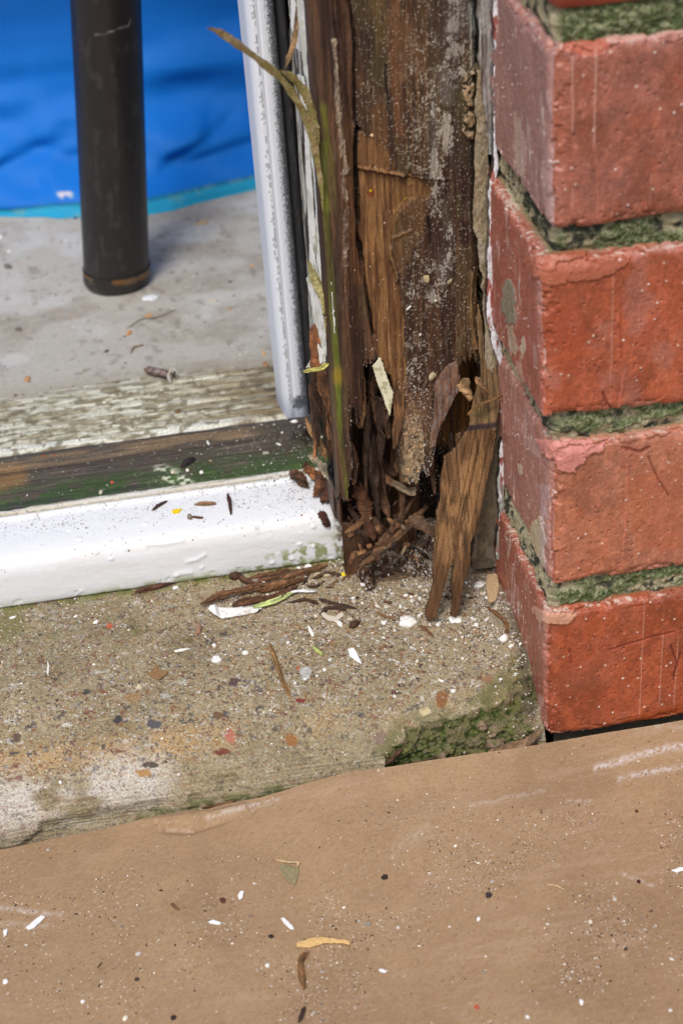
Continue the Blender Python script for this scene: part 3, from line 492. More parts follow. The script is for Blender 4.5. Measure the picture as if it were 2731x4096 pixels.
def joint(z0, seed, fine=True):
    r_ = .4 if fine else 4; dep = 5.0
    q = [(dep, y) for y in steps((dep, 100, r_))[::-1]]+[(x, dep) for x in steps((dep+r_, 64, r_), (64, 430, 8))]; q = np.array(q)
    tv = np.arange(-3.0, 13.2, .4 if fine else 3); S, T = np.meshgrid(np.arange(len(q)), tv, indexing='ij')
    bx = q[S, 0]; by = q[S, 1]; X = bx.copy(); Yv = by.copy(); Zz = z0+T
    side = (by > dep+.01); u = bx+by
    bulge = 1.6*np.sin(np.clip((T+3)/16, 0, 1)*np.pi)+1.6*(fbm(u*.15, Zz*.2, 0, 260+seed, 3)-.5)*2+.9*(fbm(u*.7, Zz*.7, 0, 261+seed, 3)-.5)*2
    c1, c2, cr = cell(u*1.1, Zz*1.1, 262+seed); mossy = ss(.42, .58, fbm(u*.06, Zz*.15, 0, 263+seed, 3)+[-.12, -.06, .02, .04, .06][seed % 5]-.4*side)
    bulge += 1.0*mossy*np.sqrt(np.clip(1-c1*1.2, 0, 1))
    X = np.where(side, X-bulge-1.0, X); Yv = np.where(side, Yv, Yv-bulge)
    P = np.stack([X, Yv, Zz], -1)
    c = full(u.shape, (172, 164, 134)); c = mix(c, (198, 186, 154), ss(.5, .65, fbm(u*.3, Zz*.3, 0, 264+seed, 3))*.8); lich = ss(.5, .62, fbm(u*.25+9, Zz*.25, 0, 265+seed, 4)); c = mix(c, (40, 46, 40), lich*(1-mossy*.6)*.8)
    gcol = mix(full(u.shape, (98, 110, 72)), (152, 158, 120), ss(.4, .7, fbm(u*.5, Zz*.5, 0, 266+seed, 3))); gcol = mix(gcol, (52, 66, 38), ss(.45, .75, c1)*.5); gcol = mix(gcol, (176, 176, 142), ss(.56, .7, fbm(u*.9, Zz*.9, 0, 267+seed, 3))*.5)
    c = c*(1-mossy[..., None])+gcol*mossy[..., None]
    c = mix(c, (190, 182, 160), ss(.7, .78, cr)*ss(.3, .1, c1)*.6)
    sheet("bed_joint", P, c, M['moss'] if seed in (3, 4) else M['mortar'], wall); reg('joint%d' % seed, P)
joint(65.0, 0); joint(140.0, 2+3*0); joint(215.0, 3); joint(290.0, 4)
for n in range(1, 4): joint(290.0+75*n, 6+n, fine=False)
bk = steps((2, 100, 20)); gp = np.array([[[6, 8, -16], [6, 8, 620]], [[430, 8, -16], [430, 8, 620]]], float)
sheet("mortar_core", gp, full((2, 2), (120, 114, 96)), M['mortar'], wall, back=(0, 92, 0))

# ------------------------------------------------------------------ rotten door post
jamb = empty("door_post", (-35, 120, 30), "rotten timber door post with peeling white paint, hollow foot and hanging splinters", "door post")
prof, sl_ = path([(-60.5, 186), (-61.5, 165), (-63, 130), (-65.8, 92), (-67.2, 84), (-66.4, 80.2), (-63.5, 78.6), (-59, 78.2), (-55, 80.2), (-52.6, 82.2), (-50, 81.6), (-30, 81), (-9, 82), (-5.5, 83.5), (-3.2, 90), (-3, 110), (-3, 122)], 0.34, 1)
zs = steps((24, 303, 0.34), (303, 640, 12)); nU = len(prof)
t = np.gradient(prof, axis=0); t /= np.linalg.norm(t, axis=1)[:, None]; nn = np.stack([t[:, 1], -t[:, 0]], 1)     # outward
if nn[nU//2, 1] > 0: nn = -nn
A, Zz = np.meshgrid(np.arange(nU), zs, indexing='ij'); X = prof[A, 0]; Yv = prof[A, 1]; U = sl_[A]
N = np.zeros(X.shape+(3,)); N[..., 0] = nn[A, 0]; N[..., 1] = nn[A, 1]
P0 = np.stack([X, Yv, Zz], -1); DX, DY = proj(P0)
g = lambda fu, fz, sd_, o=4: fbm(U*fu, Zz*fz, 0, sd_, o)
grain = g(1.3, .035, 301); fine = g(3.2, .09, 302, 3); coarse = g(.25, .02, 303, 3)
rx = DX+7*(g(.8, .12, 304, 3)-.5)*2; ry = DY+26*(g(1.4, .02, 305, 3)-.5)*2+10*(g(3, .05, 306, 2)-.5)
face = ss(-66.5, -64, X+0*Zz)*(U > 95)
d = .35*(grain-.5)*2+.22*(fine-.5)*2+.8*(coarse-.5)
c = full(X.shape, (102, 72, 46)); c = mix(c, (62, 43, 32), ss(.42, .62, grain)*.8); c = mix(c, (122, 90, 60), ss(.55, .75, fine)*.5)
# face zones
def zone(pts, ragged=True): return inpoly(rx if ragged else DX, ry if ragged else DY, pts).astype(float)
def ln(pts, w, jit=1.0): return np.exp(-(dline(DX+jit*6*(g(.5, .15, 307, 3)-.5)*2, DY, pts)/w)**2)
c = mix(c, (116, 84, 56), ss(40, 10, dline(DX, DY, [(860, 0), (930, 60), (960, 150)]))*.6)
c = mix(c, (120, 78, 50), ss(26, 6, dline(DX, DY, [(905, 0), (905, 120), (925, 300)]))*ss(.3, .6, g(.4, .03, 308))*.65)
for pts, w, a in (([(850, 70), (860, 160)], 20, .75), ([(878, 110), (890, 220), (900, 330), (915, 390)], 7, .8), ([(930, 200), (950, 330), (945, 395)], 16, .7), ([(965, 0), (975, 60)], 14, .6)):
    c = mix(c, (52, 38, 32), np.exp(-(dline(DX, DY, pts)/w)**2)*ss(.3, .55, g(.8, .04, 309))*a)
mid = ss(955, 1010, DX); c = mix(c, (86, 70, 54), mid*ss(640, 400, DY)*.7); c = mix(c, (58, 46, 38), ss(.45, .65, g(.35, .03, 310))*mid*.8)
redb = zone([(905, 400), (1080, 380), (1090, 830), (1030, 900), (925, 900), (928, 600)]); c = mix(c, (80, 55, 42), redb*.7); c = mix(c, (54, 36, 30), redb*ss(.42, .62, g(.5, .025, 311))*.85); c = mix(c, (100, 80, 50), zone([(1045, 560), (1090, 560), (1100, 830), (1045, 840)])*.6)
st_ = ss(.48, .66, fbm(U*.12, Zz*.035, 0, 3100, 4)); c = mix(c, (58, 44, 36), st_*.6); c = mix(c, (128, 112, 88), ss(.55, .7, fbm(U*.9, Zz*.25, 0, 3101, 4))*ss(.4, .6, fbm(U*.1, Zz*.06, 0, 3102, 2))*.45*(DX > 825)); c = mix(c, (84, 80, 44), ss(.58, .7, fbm(U*.15, Zz*.05, 0, 3103, 3))*.35)
# frost and mould: white specks in clusters, with a pale bloom
s1, s2, sr = cell(U*2.1, Zz*1.5, 312); fr_c = ss(42, 6, dline(DX, DY, [(1055, 0), (1025, 150), (1010, 330), (1005, 440), (1020, 560), (1000, 680)])); fr_c = fr_c*(.75+.35*ss(480, 200, DY))
fr2 = ss(60, 10, dline(DX, DY, [(985, 60), (960, 250), (970, 520), (950, 860), (940, 980)]))*.35; fr3 = ss(50, 0, dline(DX, DY, [(1060, 0), (1070, 160)]))*.95
den = np.maximum.reduce([fr_c*.95, fr2, fr3, 0*fr2+.06+.06*(DX > 880)])*(.45+1.1*ss(.35, .65, g(.35, .22, 313)))
nv = fbm(U*1.5, Zz*1.25, 0, 3121, 4, .75); den = den*(.5+1.0*ss(.35, .65, g(.12, .07, 3122))); spk = ss(0, .035, nv-(.74-.27*den)); c = mix(c, (200, 196, 182), spk*.72); d += spk*.2
bl = fr_c*ss(.38, .62, g(.22, .08, 314))*(DX > 900); c = mix(c, (140, 142, 144), bl*.35)
s1, s2, sr = cell(U*1.1, Zz*.9, 315); spk2 = ss(.25, .1, s1)*(sr > .8)*(DX > 780); c = mix(c, (220, 214, 200), spk2*.8); d += spk2*.3
c = mix(c, (196, 208, 200), ss(26, 8, dline(DX, DY, [(1092, 20), (1095, 80)]))*ss(.35, .5, g(.3, .12, 316))*.85)
# crust along the right rim
cr_ = inpoly(rx, DY+8*(g(.7, .7, 317, 3)-.5)*2, [(1100, 145), (1070, 170), (1062, 190), (1070, 240), (1058, 300), (1080, 320), (1088, 300), (1110, 320)]).astype(float)*ss(.36, .46, g(.5, .5, 318, 3)); c = mix(c, (178, 152, 118), cr_*.95); d += cr_*(.8+.8*g(1.2, 1.2, 319, 3))
cr2 = inpoly(rx, DY+8*(g(.7, .7, 320, 3)-.5)*2, [(925, 940), (955, 925), (975, 1000), (968, 1060), (960, 1110), (925, 1110), (922, 1060), (930, 1000)]).astype(float)
# fresh orange wood under the torn skin (recessed a little)
og = zone([(817, 383), (920, 403), (1000, 412), (990, 440), (905, 500), (897, 590), (913, 645), (925, 692), (930, 773), (932, 883), (925, 970), (903, 1000), (893, 900), (880, 850), (862, 815), (851, 744), (838, 650), (822, 540)]); og2 = zone([(822, 300), (850, 310), (880, 330), (905, 395), (818, 383)])
oc = mix(full(X.shape, (140, 102, 62)), (98, 66, 42), ss(.4, .62, grain)); oc = mix(oc, (164, 126, 82), ss(.55, .72, fine)*.6); oc = mix(oc, (96, 62, 36), ss(.58, .72, g(.3, .05, 321))*.6)
c = c*(1-og[..., None]*.93)+oc*og[..., None]*.93; c = mix(c, (132, 94, 58), og2*.75); d -= og*1.3+og2*.3; c = mix(c, (118, 88, 52), zone([(900, 420), (990, 420), (960, 560), (920, 640), (900, 560)])*.5)
d += 1.2*ln([(822, 385), (870, 393), (925, 403)], 3)+.6*ln([(925, 403), (985, 411), (1032, 411)], 2.5); c = mix(c, (146, 104, 60), ln([(822, 382), (870, 390), (925, 400)], 3)*.8); c = mix(c, (40, 28, 22), ln([(818, 392), (870, 400), (925, 409), (1032, 416)], 2)*.6)
d += 1.0*ln([(896, 490), (897, 590), (913, 640)], 3); c = mix(c, (164, 128, 80), ln([(925, 468), (900, 500), (897, 590), (913, 645)], 3)*.8)
d += 1.0*ln([(1085, 628), (1078, 690), (1090, 800)], 2.5); c = mix(c, (128, 98, 64), ln([(1085, 628), (1078, 690), (1083, 750), (1090, 820)], 3)*.85)
d += .8*ln([(905, 545), (920, 540), (945, 528)], 2.5); c = mix(c, (158, 122, 72), ln([(905, 548), (920, 540), (947, 530)], 2.5)*.8)
# cracks
for pts, w, dp in (([(799, 0), (806, 40), (813, 80), (811, 180), (812, 274), (823, 298)], 3, 2.6), ([(817, 300), (817, 362), (820, 430), (823, 524), (827, 588), (831, 608), (844, 692), (851, 744), (858, 770)], 3.4, 3.4), ([(765, 0), (770, 50), (776, 90), (780, 160), (786, 240)], 2.5, 1.6), ([(884, 150), (892, 240)], 1.6, 1.0), ([(893, 870), (905, 930), (900, 1000), (915, 1090)], 4, 4), ([(1032, 850), (1026, 880)], 3, 3), ([(1100, 640), (1098, 720), (1108, 800)], 3, 2.5), ([(985, 500), (988, 560)], 2, .8)):
    m_ = ln(pts, w, .6); d -= dp*m_; c = mix(c, (22, 15, 11), np.clip(m_*1.3, 0, 1)*.9)
kn = ss(9, 3, np.hypot(DX-822, DY-299)); d -= 4*kn; c = mix(c, (20, 14, 10), kn)
# the moulding left of the crack
mo = zone([(690, -20), (800, -20), (812, 80), (812, 290), (820, 540), (840, 650), (852, 744), (866, 812), (838, 842), (836, 925), (831, 965), (818, 968), (812, 920), (804, 1000), (808, 1075), (800, 1160), (770, 1160), (680, 500)])*(U > 96)
mc = mix(full(X.shape, (92, 66, 50)), (54, 37, 30), ss(.42, .62, g(.5, .018, 322))); mc = mix(mc, (118, 84, 58), ss(.55, .72, g(.7, .02, 323))*.7); mc = mix(mc, (128, 116, 106), ss(.58, .7, g(1.6, .12, 324))*ss(22, 6, dline(DX, DY, [(770, 60), (785, 400), (788, 640), (795, 700)]))*.6)
mc = mix(mc, (52, 40, 38), ss(.5, .66, fbm(U*.2, Zz*.03, 0, 3104, 4))*.6); mc = mix(mc, (96, 92, 60), ss(.55, .7, fbm(U*.25, Zz*.03, 0, 3105, 3))*.4); c = c*(1-mo[..., None]*.9)+mc*mo[..., None]*.9; c = mix(c, (110, 78, 50), mo*ss(24, 6, dline(DX, DY, [(800, 300), (806, 480), (822, 640)]))*.6)
bs = ss(6.5, 3.5, dline(DX+6*(g(.5, .25, 325, 3)-.5)*2, DY, [(766, 93), (774, 161), (778, 226), (779, 282), (786, 354), (800, 387), (786, 403), (794, 450), (797, 483), (795, 520), (795, 564), (793, 608)])); c = mix(c, (176, 160, 136), bs*ss(.36, .5, g(.7, .3, 326)+.12*(DY < 400))*.9); c = mix(c, (112, 98, 84), bs*ss(.48, .62, fbm(U*1.6, Zz*1.4, 0, 3261, 3))*.8); d += bs*(.2+.6*fbm(U*1.4, Zz*1.2, 0, 3262, 3))
lv = ss(26, 8, dline(DX, DY, [(736, 250), (748, 380), (756, 470)])); c = mix(c, (104, 108, 40), lv*ss(.3, .6, g(.5, .05, 327))*.85)
lime = ss(9.5, 3.5, dline(DX+3*(g(.6, .06, 328, 3)-.5)*2, DY, [(741, 330), (748, 480), (755, 580), (762, 690), (769, 770), (775, 850), (781, 1000), (789, 1080), (800, 1145)])); c = mix(c, (98, 112, 36), lime*(DY > 320)*(.35+.45*ss(600, 760, DY)*ss(1000, 900, DY)+.25*ss(.4, .6, g(.4, .06, 329)))); c = mix(c, (158, 130, 44), ss(16, 5, np.hypot(DX-776, (DY-862)*.5))*.8); c = mix(c, (78, 92, 34), lime*(DY <= 320)*ss(.4, .6, grain)*.8)
yl = ss(4, 2, np.hypot(DX-852, DY-441)); c = mix(c, (230, 200, 20), yl); c = mix(c, (110, 50, 26), ss(14, 5, np.hypot(DX-852, DY-446))*(1-yl)*.7); c = mix(c, (220, 195, 30), ss(3, 1.5, np.hypot(DX-932, (DY-459)*1.6)))
# hollow foot
cav = zone([(868, 822), (880, 850), (893, 900), (900, 960), (908, 1000), (916, 1060), (925, 1110), (975, 1120), (1010, 1180), (1010, 1400), (780, 1400), (800, 1150), (808, 1070), (805, 990), (812, 925), (820, 968), (836, 925), (838, 845), (852, 838)])*(U > 100)
cav2 = zone([(1060, 835), (1070, 820), (1110, 830), (1130, 900), (1100, 1000), (1100, 1400), (975, 1400), (985, 1080), (1000, 1030), (1030, 930), (1045, 880)])
low_ = (ry > np.where(rx < 806, 1146, 1085)).astype(float)*(U > 55); fib = g(.5, .03, 330, 4); fib2 = g(.16, .012, 331, 3)
cv = np.maximum(cav, low_*(1-cr2)); dc = (6+13*ss(.35, .62, fib2)+5*(fib-.5)+9*ss(1000, 1130, DY)); sink = cv*np.minimum(dc, 27); d = d*(1-cv)+cv*.3*(grain-.5)
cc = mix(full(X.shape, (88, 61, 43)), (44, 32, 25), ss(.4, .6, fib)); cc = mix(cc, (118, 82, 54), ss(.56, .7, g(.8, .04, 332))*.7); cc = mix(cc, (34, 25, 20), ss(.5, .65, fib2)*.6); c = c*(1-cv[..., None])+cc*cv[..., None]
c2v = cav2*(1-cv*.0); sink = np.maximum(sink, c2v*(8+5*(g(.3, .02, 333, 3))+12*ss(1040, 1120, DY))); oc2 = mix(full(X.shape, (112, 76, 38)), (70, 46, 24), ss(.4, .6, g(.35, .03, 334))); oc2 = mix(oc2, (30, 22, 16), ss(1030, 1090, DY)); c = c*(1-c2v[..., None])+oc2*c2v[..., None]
c = mix(c, (172, 142, 104), cr2*ss(.3, .45, g(.6, .5, 335, 3))); c = mix(c, (118, 108, 96), cr2*ss(.48, .62, fbm(U*1.9, Zz*1.9, 0, 336, 3))*.8); c = mix(c, (196, 182, 150), cr2*ss(.6, .7, fbm(U*.5, Zz*.5, 0, 3361, 3))*.6); d += cr2*(.9*fbm(U*.9, Zz*.8, 0, 337, 4)-.2)*(1-cv)
skin = zone([(905, 880), (1020, 870), (1000, 960), (985, 1060), (930, 950)]); c = mix(c, (112, 82, 62), skin*ss(.45, .65, g(.4, .2, 338, 3))*.7)
# left return face: torn fibres and leftover paint
sd = (U <= 100).astype(float); sc = mix(full(X.shape, (60, 46, 35)), (96, 68, 46), ss(.45, .65, g(.6, .04, 340))*ss(820, 880, DY)); sc = mix(sc, (196, 196, 188), ss(.4, .5, g(.25, .03, 341)+.12)*(DY < 835)*.9); sc = mix(sc, (28, 22, 18), ss(.52, .62, g(.9, .02, 342))*.8)
c = c*(1-sd[..., None])+sc*sd[..., None]; d = d-sd*(1.2*ss(.45, .6, g(.6, .03, 343))+3.5*ss(840, 880, DY)*ss(.4, .6, g(.35, .03, 344)))
end = ss(nU-2, nU-25, A); P = P0+N*(d*end)[..., None]; P[..., 1] += sink*ss(-3, -4.5, P0[..., 0]); P[..., 0] += 16*ss(58, 52, Zz)*(U <= 108)
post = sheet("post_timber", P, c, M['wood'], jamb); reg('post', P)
xs2 = np.array([-61.0, -3.5]); gp = np.array([[[-60.6, 121, 24], [-60.6, 121, 640]], [[-3.2, 121, 24], [-3.2, 121, 640]]], float)
sheet("post_core", gp, full((2, 2), (30, 22, 17)), M['wood'], jamb, back=(0, 64, 0))

# filler strip, old painted edge and caulk between post and brick
def strip(name, edgeL, edgeR, z0, z1, y, thick, mat, colf, seed, parent, bul=0.8, fs=.35):
    eL = np.array([at(a, b, 1, y) for a, b in edgeL]); eR = np.array([at(a, b, 1, y) for a, b in edgeR])
    zz = np.arange(z0, z1, .36); 
    xl = np.interp(zz, eL[::-1, 2], eL[::-1, 0])+.9*(fbm(zz*.25, 0*zz, 0, seed, 4)-.5)*2; xr = np.interp(zz, eR[::-1, 2], eR[::-1, 0])+.6*(fbm(zz*.25, 0*zz, 5, seed+1, 4)-.5)*2
    xr = np.maximum(xr, xl+.5); tt = np.linspace(0, 1, 26); Z2, T2 = np.meshgrid(zz, tt, indexing='ij'); XX = xl[:, None]*(1-T2)+xr[:, None]*T2
    YY = y-bul*np.sqrt(np.clip(1-(2*T2-1)**2, 0, 1))-fs*(fbm(XX*.8, Z2*.5, 0, seed+2, 4)-.5)*2
    P = np.stack([XX, YY, Z2], -1); DX, DY = proj(P); o = sheet(name, P, colf(XX, Z2, DX, DY), mat, parent, flip=True, back=(0, thick, 0)); return o
def cf(XX, Z2, DX, DY):
    c = full(XX.shape, (168, 152, 124)); c = mix(c, (134, 120, 98), ss(.45, .65, fbm(XX*.5, Z2*.3, 0, 351, 4))*.8); a, b, r = cell(XX*1.2, Z2*1.2, 352); c = mix(c, (70, 62, 52), ss(.3, .15, a)*(r > .7)*.8); c = mix(c, (190, 182, 166), ss(.5, .7, fbm(XX*.3, Z2*.1, 0, 353, 3))*.5); c = mix(c, (118, 108, 92), ss(800, 1000, DY)*.7); return mix(c, (90, 84, 72), ss(1100, 1300, DY)*ss(.4, .6, fbm(XX*.4, Z2*.2, 0, 354, 3))*.7)
strip("filler_strip", [(1098, 130), (1092, 219), (1092, 320), (1088, 403), (1085, 512), (1101, 586), (1108, 677), (1112, 760), (1118, 900), (1112, 1080), (1092, 1200), (1080, 1330)], [(1104, 130), (1106, 219), (1119, 304), (1121, 366), (1127, 432), (1127, 542), (1124, 660), (1140, 760), (1152, 860), (1150, 1100), (1148, 1200), (1142, 1350)], 33, 256, 79.0, 30, M['mortar'], cf, 360, jamb, .6, .5)
def cf(XX, Z2, DX, DY):
    c = full(XX.shape, (170, 166, 162)); c = mix(c, (112, 104, 98), ss(.45, .6, fbm(XX*.8, Z2*.03, 0, 371, 4))*.85); c = mix(c, (60, 50, 42), ss(.62, .7, fbm(XX*1.2, Z2*.03, 0, 372, 3))*.8); return mix(c, (190, 196, 192), ss(.5, .6, fbm(XX*.5, Z2*.05, 0, 373, 3))*.7)
strip("painted_edge", [(1093, -60), (1096, 0), (1098, 120), (1102, 220), (1112, 306), (1116, 330)], [(1131, -60), (1132, 0), (1134, 120), (1136, 220), (1136, 306), (1134, 330)], 222, 300, 80.5, 30, M['wood'], cf, 374, jamb, 1.0, .3)
def cf(XX, Z2, DX, DY):
    c = full(XX.shape, (232, 232, 240)); c = mix(c, (190, 188, 190), ss(.5, .65, fbm(XX*.6, Z2*.12, 0, 381, 4))*.6); c = mix(c, (150, 66, 56), ss(.6, .66, fbm(XX*.9, Z2*.2, 0, 382, 3))*.8); return mix(c, (128, 128, 116), ss(1000, 1200, DY)*ss(.4, .55, fbm(XX*.5, Z2*.15, 0, 383, 3))*.8)
strip("caulk_bead", [(1130, -60), (1132, 0), (1135, 220), (1133, 320), (1130, 350), (1134, 380), (1122, 420), (1122, 520), (1120, 640), (1116, 710), (1126, 780), (1148, 850), (1150, 1000), (1143, 1100), (1145, 1200), (1138, 1290)], [(1143, -60), (1144, 0), (1144, 220), (1144, 320), (1139, 350), (1147, 380), (1136, 430), (1132, 520), (1134, 640), (1136, 720), (1148, 780), (1160, 860), (1160, 1000), (1156, 1100), (1159, 1200), (1150, 1300)], 40, 300, 74.5, 24, M['paint'], cf, 384, jamb, .8, .35)

# peeling white paint on the left return: overlapping brittle sheets
def pc(seed):
    def f(V):
        DX, DY = proj(V); c = full(V.shape[:1], (228, 229, 226)); n1 = fbm(V[:, 2]*.12, V[:, 1]*.3, 0, seed, 4); c = mix(c, (196, 196, 186), ss(.5, .66, n1)*.7); c = mix(c, (146, 148, 112), ss(.64, .72, fbm(V[:, 2]*.2, V[:, 1]*.6, 0, seed+1, 3))*.5); return c
    return f
Np = (-.93, -.36, 0)
def peel(poly, O, N, seed, th=.45, curl=None, rag=.22, colf=None, name="paint_flake"):
    def df(U_, V_): return .5*(fbm(U_*.2, V_*.06, 0, seed, 3)-.5)*2+(curl(U_, V_) if curl else 0)
    return slabD(name, poly, O, N, (0, 0, 1), .34, th, M['flake'], colf or pc(seed), df, jamb, rag, seed)
peel([(667, -10), (676, -10), (690, 60), (700, 130), (706, 178), (698, 175), (692, 120), (678, 110), (669, 60)], (-67.5, 100, 200), Np, 401)
peel([(678, -10), (697, -10), (702, 60), (706, 120), (716, 190), (722, 250), (718, 270), (708, 215), (697, 150), (688, 80)], (-68.2, 95, 200), Np, 402)
peel([(683, 170), (696, 178), (704, 215), (712, 255), (722, 300), (734, 400), (737, 430), (738, 470), (736, 540), (730, 560), (724, 480), (718, 400), (706, 320), (694, 250)], (-68.0, 97, 200), Np, 403)
peel([(700, 300), (710, 330), (716, 420), (722, 520), (724, 600), (718, 640), (710, 600), (708, 500), (703, 400)], (-67.0, 104, 200), Np, 404)
peel([(728, 440), (740, 460), (741, 560), (736, 600), (742, 640), (738, 650), (728, 600), (724, 520)], (-68.6, 92, 150), Np, 405)
peel([(712, 560), (722, 590), (732, 640), (745, 700), (752, 770), (750, 800), (742, 770), (732, 700), (718, 640)], (-67.6, 98, 130), Np, 406)
peel([(704, 640), (716, 620), (730, 680), (742, 740), (750, 800), (746, 835), (730, 838), (722, 835), (735, 800), (728, 770), (722, 760), (718, 710)], (-69.0, 98, 120), Np, 407)
lip = [(702, 845), (712, 828), (722, 806), (729, 790), (742, 806), (748, 828), (738, 842), (716, 846)]
peel(lip, (-71, 92, 120), (-.8, -.6, .15), 408, curl=lambda u, v: 1.6*ss(3, -3, v))
stick("wood_sliver", [at(698, 853, 1, 86), at(715, 849, 1, 84), at(736, 846, 1, 82), at(750, 836, 1, 82)], 1.5, .7, M['splint'], (176, 168, 92), jamb, seed=409)
peel([(759, 640), (764, 690), (769, 745), (768, 770), (763, 720)], (-64.5, 78.2, 120), (-.2, -1, 0), 410)
# slivers of wood lifting on the return
stick("wood_sliver", [at(683, -20, 1, 96), at(684, 30, 1, 96), at(678, 80, 1, 95), at(668, 120, 1, 92), at(658, 148, 1, 90)], 1.3, .6, M['splint'], (128, 100, 70), jamb, seed=411, taper=(.8, .3))
stick("wood_sliver", [at(712, 610, 1, 90), at(722, 640, 1, 88), at(738, 672, 1, 84), at(748, 705, 1, 82), at(752, 770, 1, 82)], 2.0, .5, M['splint'], (150, 142, 96), jamb, seed=412, taper=(.2, .3))
stick("wood_sliver", [at(722, 752, 1, 98), at(724, 800, 1, 96), at(722, 850, 1, 94)], 2.2, 1.0, M['splint'], (120, 78, 50), jamb, seed=413)
rnd = random.Random(5)
for i in range(13):
    x0 = 712+rnd.random()*46; y0 = 838+rnd.random()*60; L = 60+rnd.random()*130; yy = 96-(x0-712)*.22
    stick("wood_sliver", [at(x0, y0, 1, yy), at(x0+3+rnd.random()*6, y0+L*.5, 1, yy-1), at(x0+6+rnd.random()*14, y0+L, 1, yy-1-rnd.random()*2)], .9+rnd.random()*1.2, .7, M['splint'], rnd.choice([(100, 70, 48), (78, 54, 38), (114, 78, 52), (60, 44, 34)]), jamb, seed=420+i, sides=8)
stick("wood_sliver", [at(702, 965, 1, 112), at(722, 1000, 1, 104), at(740, 1030, 1, 98), at(748, 1052, 1, 95)], 1.2, 1.2, M['splint'], (150, 116, 78), jamb, seed=440, taper=(.2, .3))
# the long peel curling out to the left, and its shorter twin
pl = [(484, 66, 44), (500, 72, 46), (530, 90, 50), (560, 112, 55), (600, 142, 61), (640, 175, 66), (672, 215, 70), (700, 265, 73), (718, 320, 75.5), (730, 380, 77), (738, 430, 78), (741, 478, 78.5)]
def pcf(V):
    DX, DY = proj(V); t = fbm(V[:, 0]*.12, V[:, 2]*.12, V[:, 1]*1.2, 445, 3); low = ss(-.2, .8, (V[:, 1]-60)*.02+(t-.4)*3); c = full(V.shape[:1], (176, 160, 118)); c = mix(c, (132, 130, 66), low*ss(530, 620, DX)*.7)
    c = mix(c, (120, 88, 52), ss(.52, .66, fbm(V[:, 0]*.3, V[:, 2]*1.6, V[:, 1]*1.6, 446, 3))*.6); c = mix(c, (196, 186, 154), ss(.56, .68, fbm(V[:, 0]*.5, V[:, 2]*2.2, V[:, 1]*2.2, 447, 3))*.6); return mix(c, (124, 90, 48), ss(530, 488, DX)*.5)
stick("curled_peel", [at(x, y, 1, z) for x, y, z in pl], 1.25, .7, M['splint'], pcf, jamb, seg=160, sides=16, seed=448, nrm=(0, -1, .3), taper=(.25, .12), rough=.14, twist=.008)
stick("curled_peel", [at(x, y, 1, z) for x, y, z in [(652, 166, 68), (672, 178, 71), (696, 208, 74), (712, 245, 75.5), (720, 290, 76.5), (728, 345, 77.5)]], 1.5, .7, M['splint'], pcf, jamb, seg=90, sides=12, seed=449, nrm=(0, -1, .3), taper=(.25, .3), rough=.3)
# torn skin, paint sliver and the two-pronged splinter
def wc(base, dark, seed, extra=None):
    def f(V):
        DX, DY = proj(V); a = fbm(V[:, 0]*2.0, V[:, 2]*.07, 0, seed, 4); b = fbm(V[:, 0]*.3, V[:, 2]*.12, 0, seed+1, 4); c = full(V.shape[:1], base); c = mix(c, dark, ss(.44, .58, a)*.85); c = mix(c, np.array(dark)*.55, ss(.66, .74, fbm(V[:, 0]*1.1, V[:, 2]*.05, 0, seed+2, 3))*.8); c = mix(c, np.array(base)*1.2, ss(.55, .7, b)*.5); c = mix(c, np.array(dark)*.8, ss(.62, .42, b)*.25)
        return extra(c, V, DX, DY) if extra else c
    return f
def fx_(c, V, DX, DY):
    a = fbm(V[:, 0]*.9, V[:, 2]*.9, 0, 452, 3); return mix(c, (120, 112, 110), ss(.54, .66, a)*.7)
slabD("torn_skin", [(1027, 839), (1038, 836), (1049, 826), (1055, 865), (1052, 900), (1038, 927), (1026, 950), (1009, 982), (1000, 1026), (987, 1029), (990, 990), (994, 956), (997, 920), (998, 883), (1012, 860)], (-22, 77.0, 100), (-.1, -1, .12), (0, 0, 1), .34, 1.4, M['wood'], wc((124, 92, 72), (88, 66, 58), 450, fx_), lambda u, v: .5*(fbm(u*.6, v*.1, 0, 451, 3)-.5)*2, jamb, .3, 450)
slabD("paint_flake", [(855, 841), (873, 819), (880, 840), (888, 868), (902, 901), (900, 930), (895, 958), (884, 925), (866, 879)], (-45, 76.5, 100), (-.25, -1, .1), (0, 0, 1), .34, .7, M['flake'], lambda V: mix(full(V.shape[:1], (214, 212, 184)), (150, 150, 110), ss(.55, .68, fbm(V[:, 0]*.8, V[:, 2]*.5, 0, 455, 3))*.7), lambda u, v: .3*(fbm(u*.5, v*.2, 0, 454, 3)-.5)*2, jamb, .25, 453)
slabD("torn_skin", [(903, 880), (912, 900), (926, 905), (928, 960), (918, 1000), (908, 1030), (903, 1032), (899, 990), (906, 960), (900, 920)], (-38, 78.5, 100), (-.1, -1, .05), (0, 0, 1), .34, 1.2, M['wood'], wc((126, 92, 62), (84, 60, 42), 456), lambda u, v: .4*(fbm(u*.9, v*.08, 0, 457, 3)-.5)*2, jamb, .3, 458)
spl = bpy.data.objects.new("hanging_splinter", None)
def ex1(c, V, DX, DY):
    c = mix(c, (104, 92, 58), ss(22, 6, np.abs(DY-952))*ss(.3, .5, fbm(V[:, 0]*.4, V[:, 2]*.4, 0, 461, 3))*.6); c = mix(c, (50, 38, 42), ss(9, 3, np.abs(DY-976-.12*(1137-DX)))*.85); return mix(c, (84, 56, 34), ss(1230, 1400, DY)*.7)
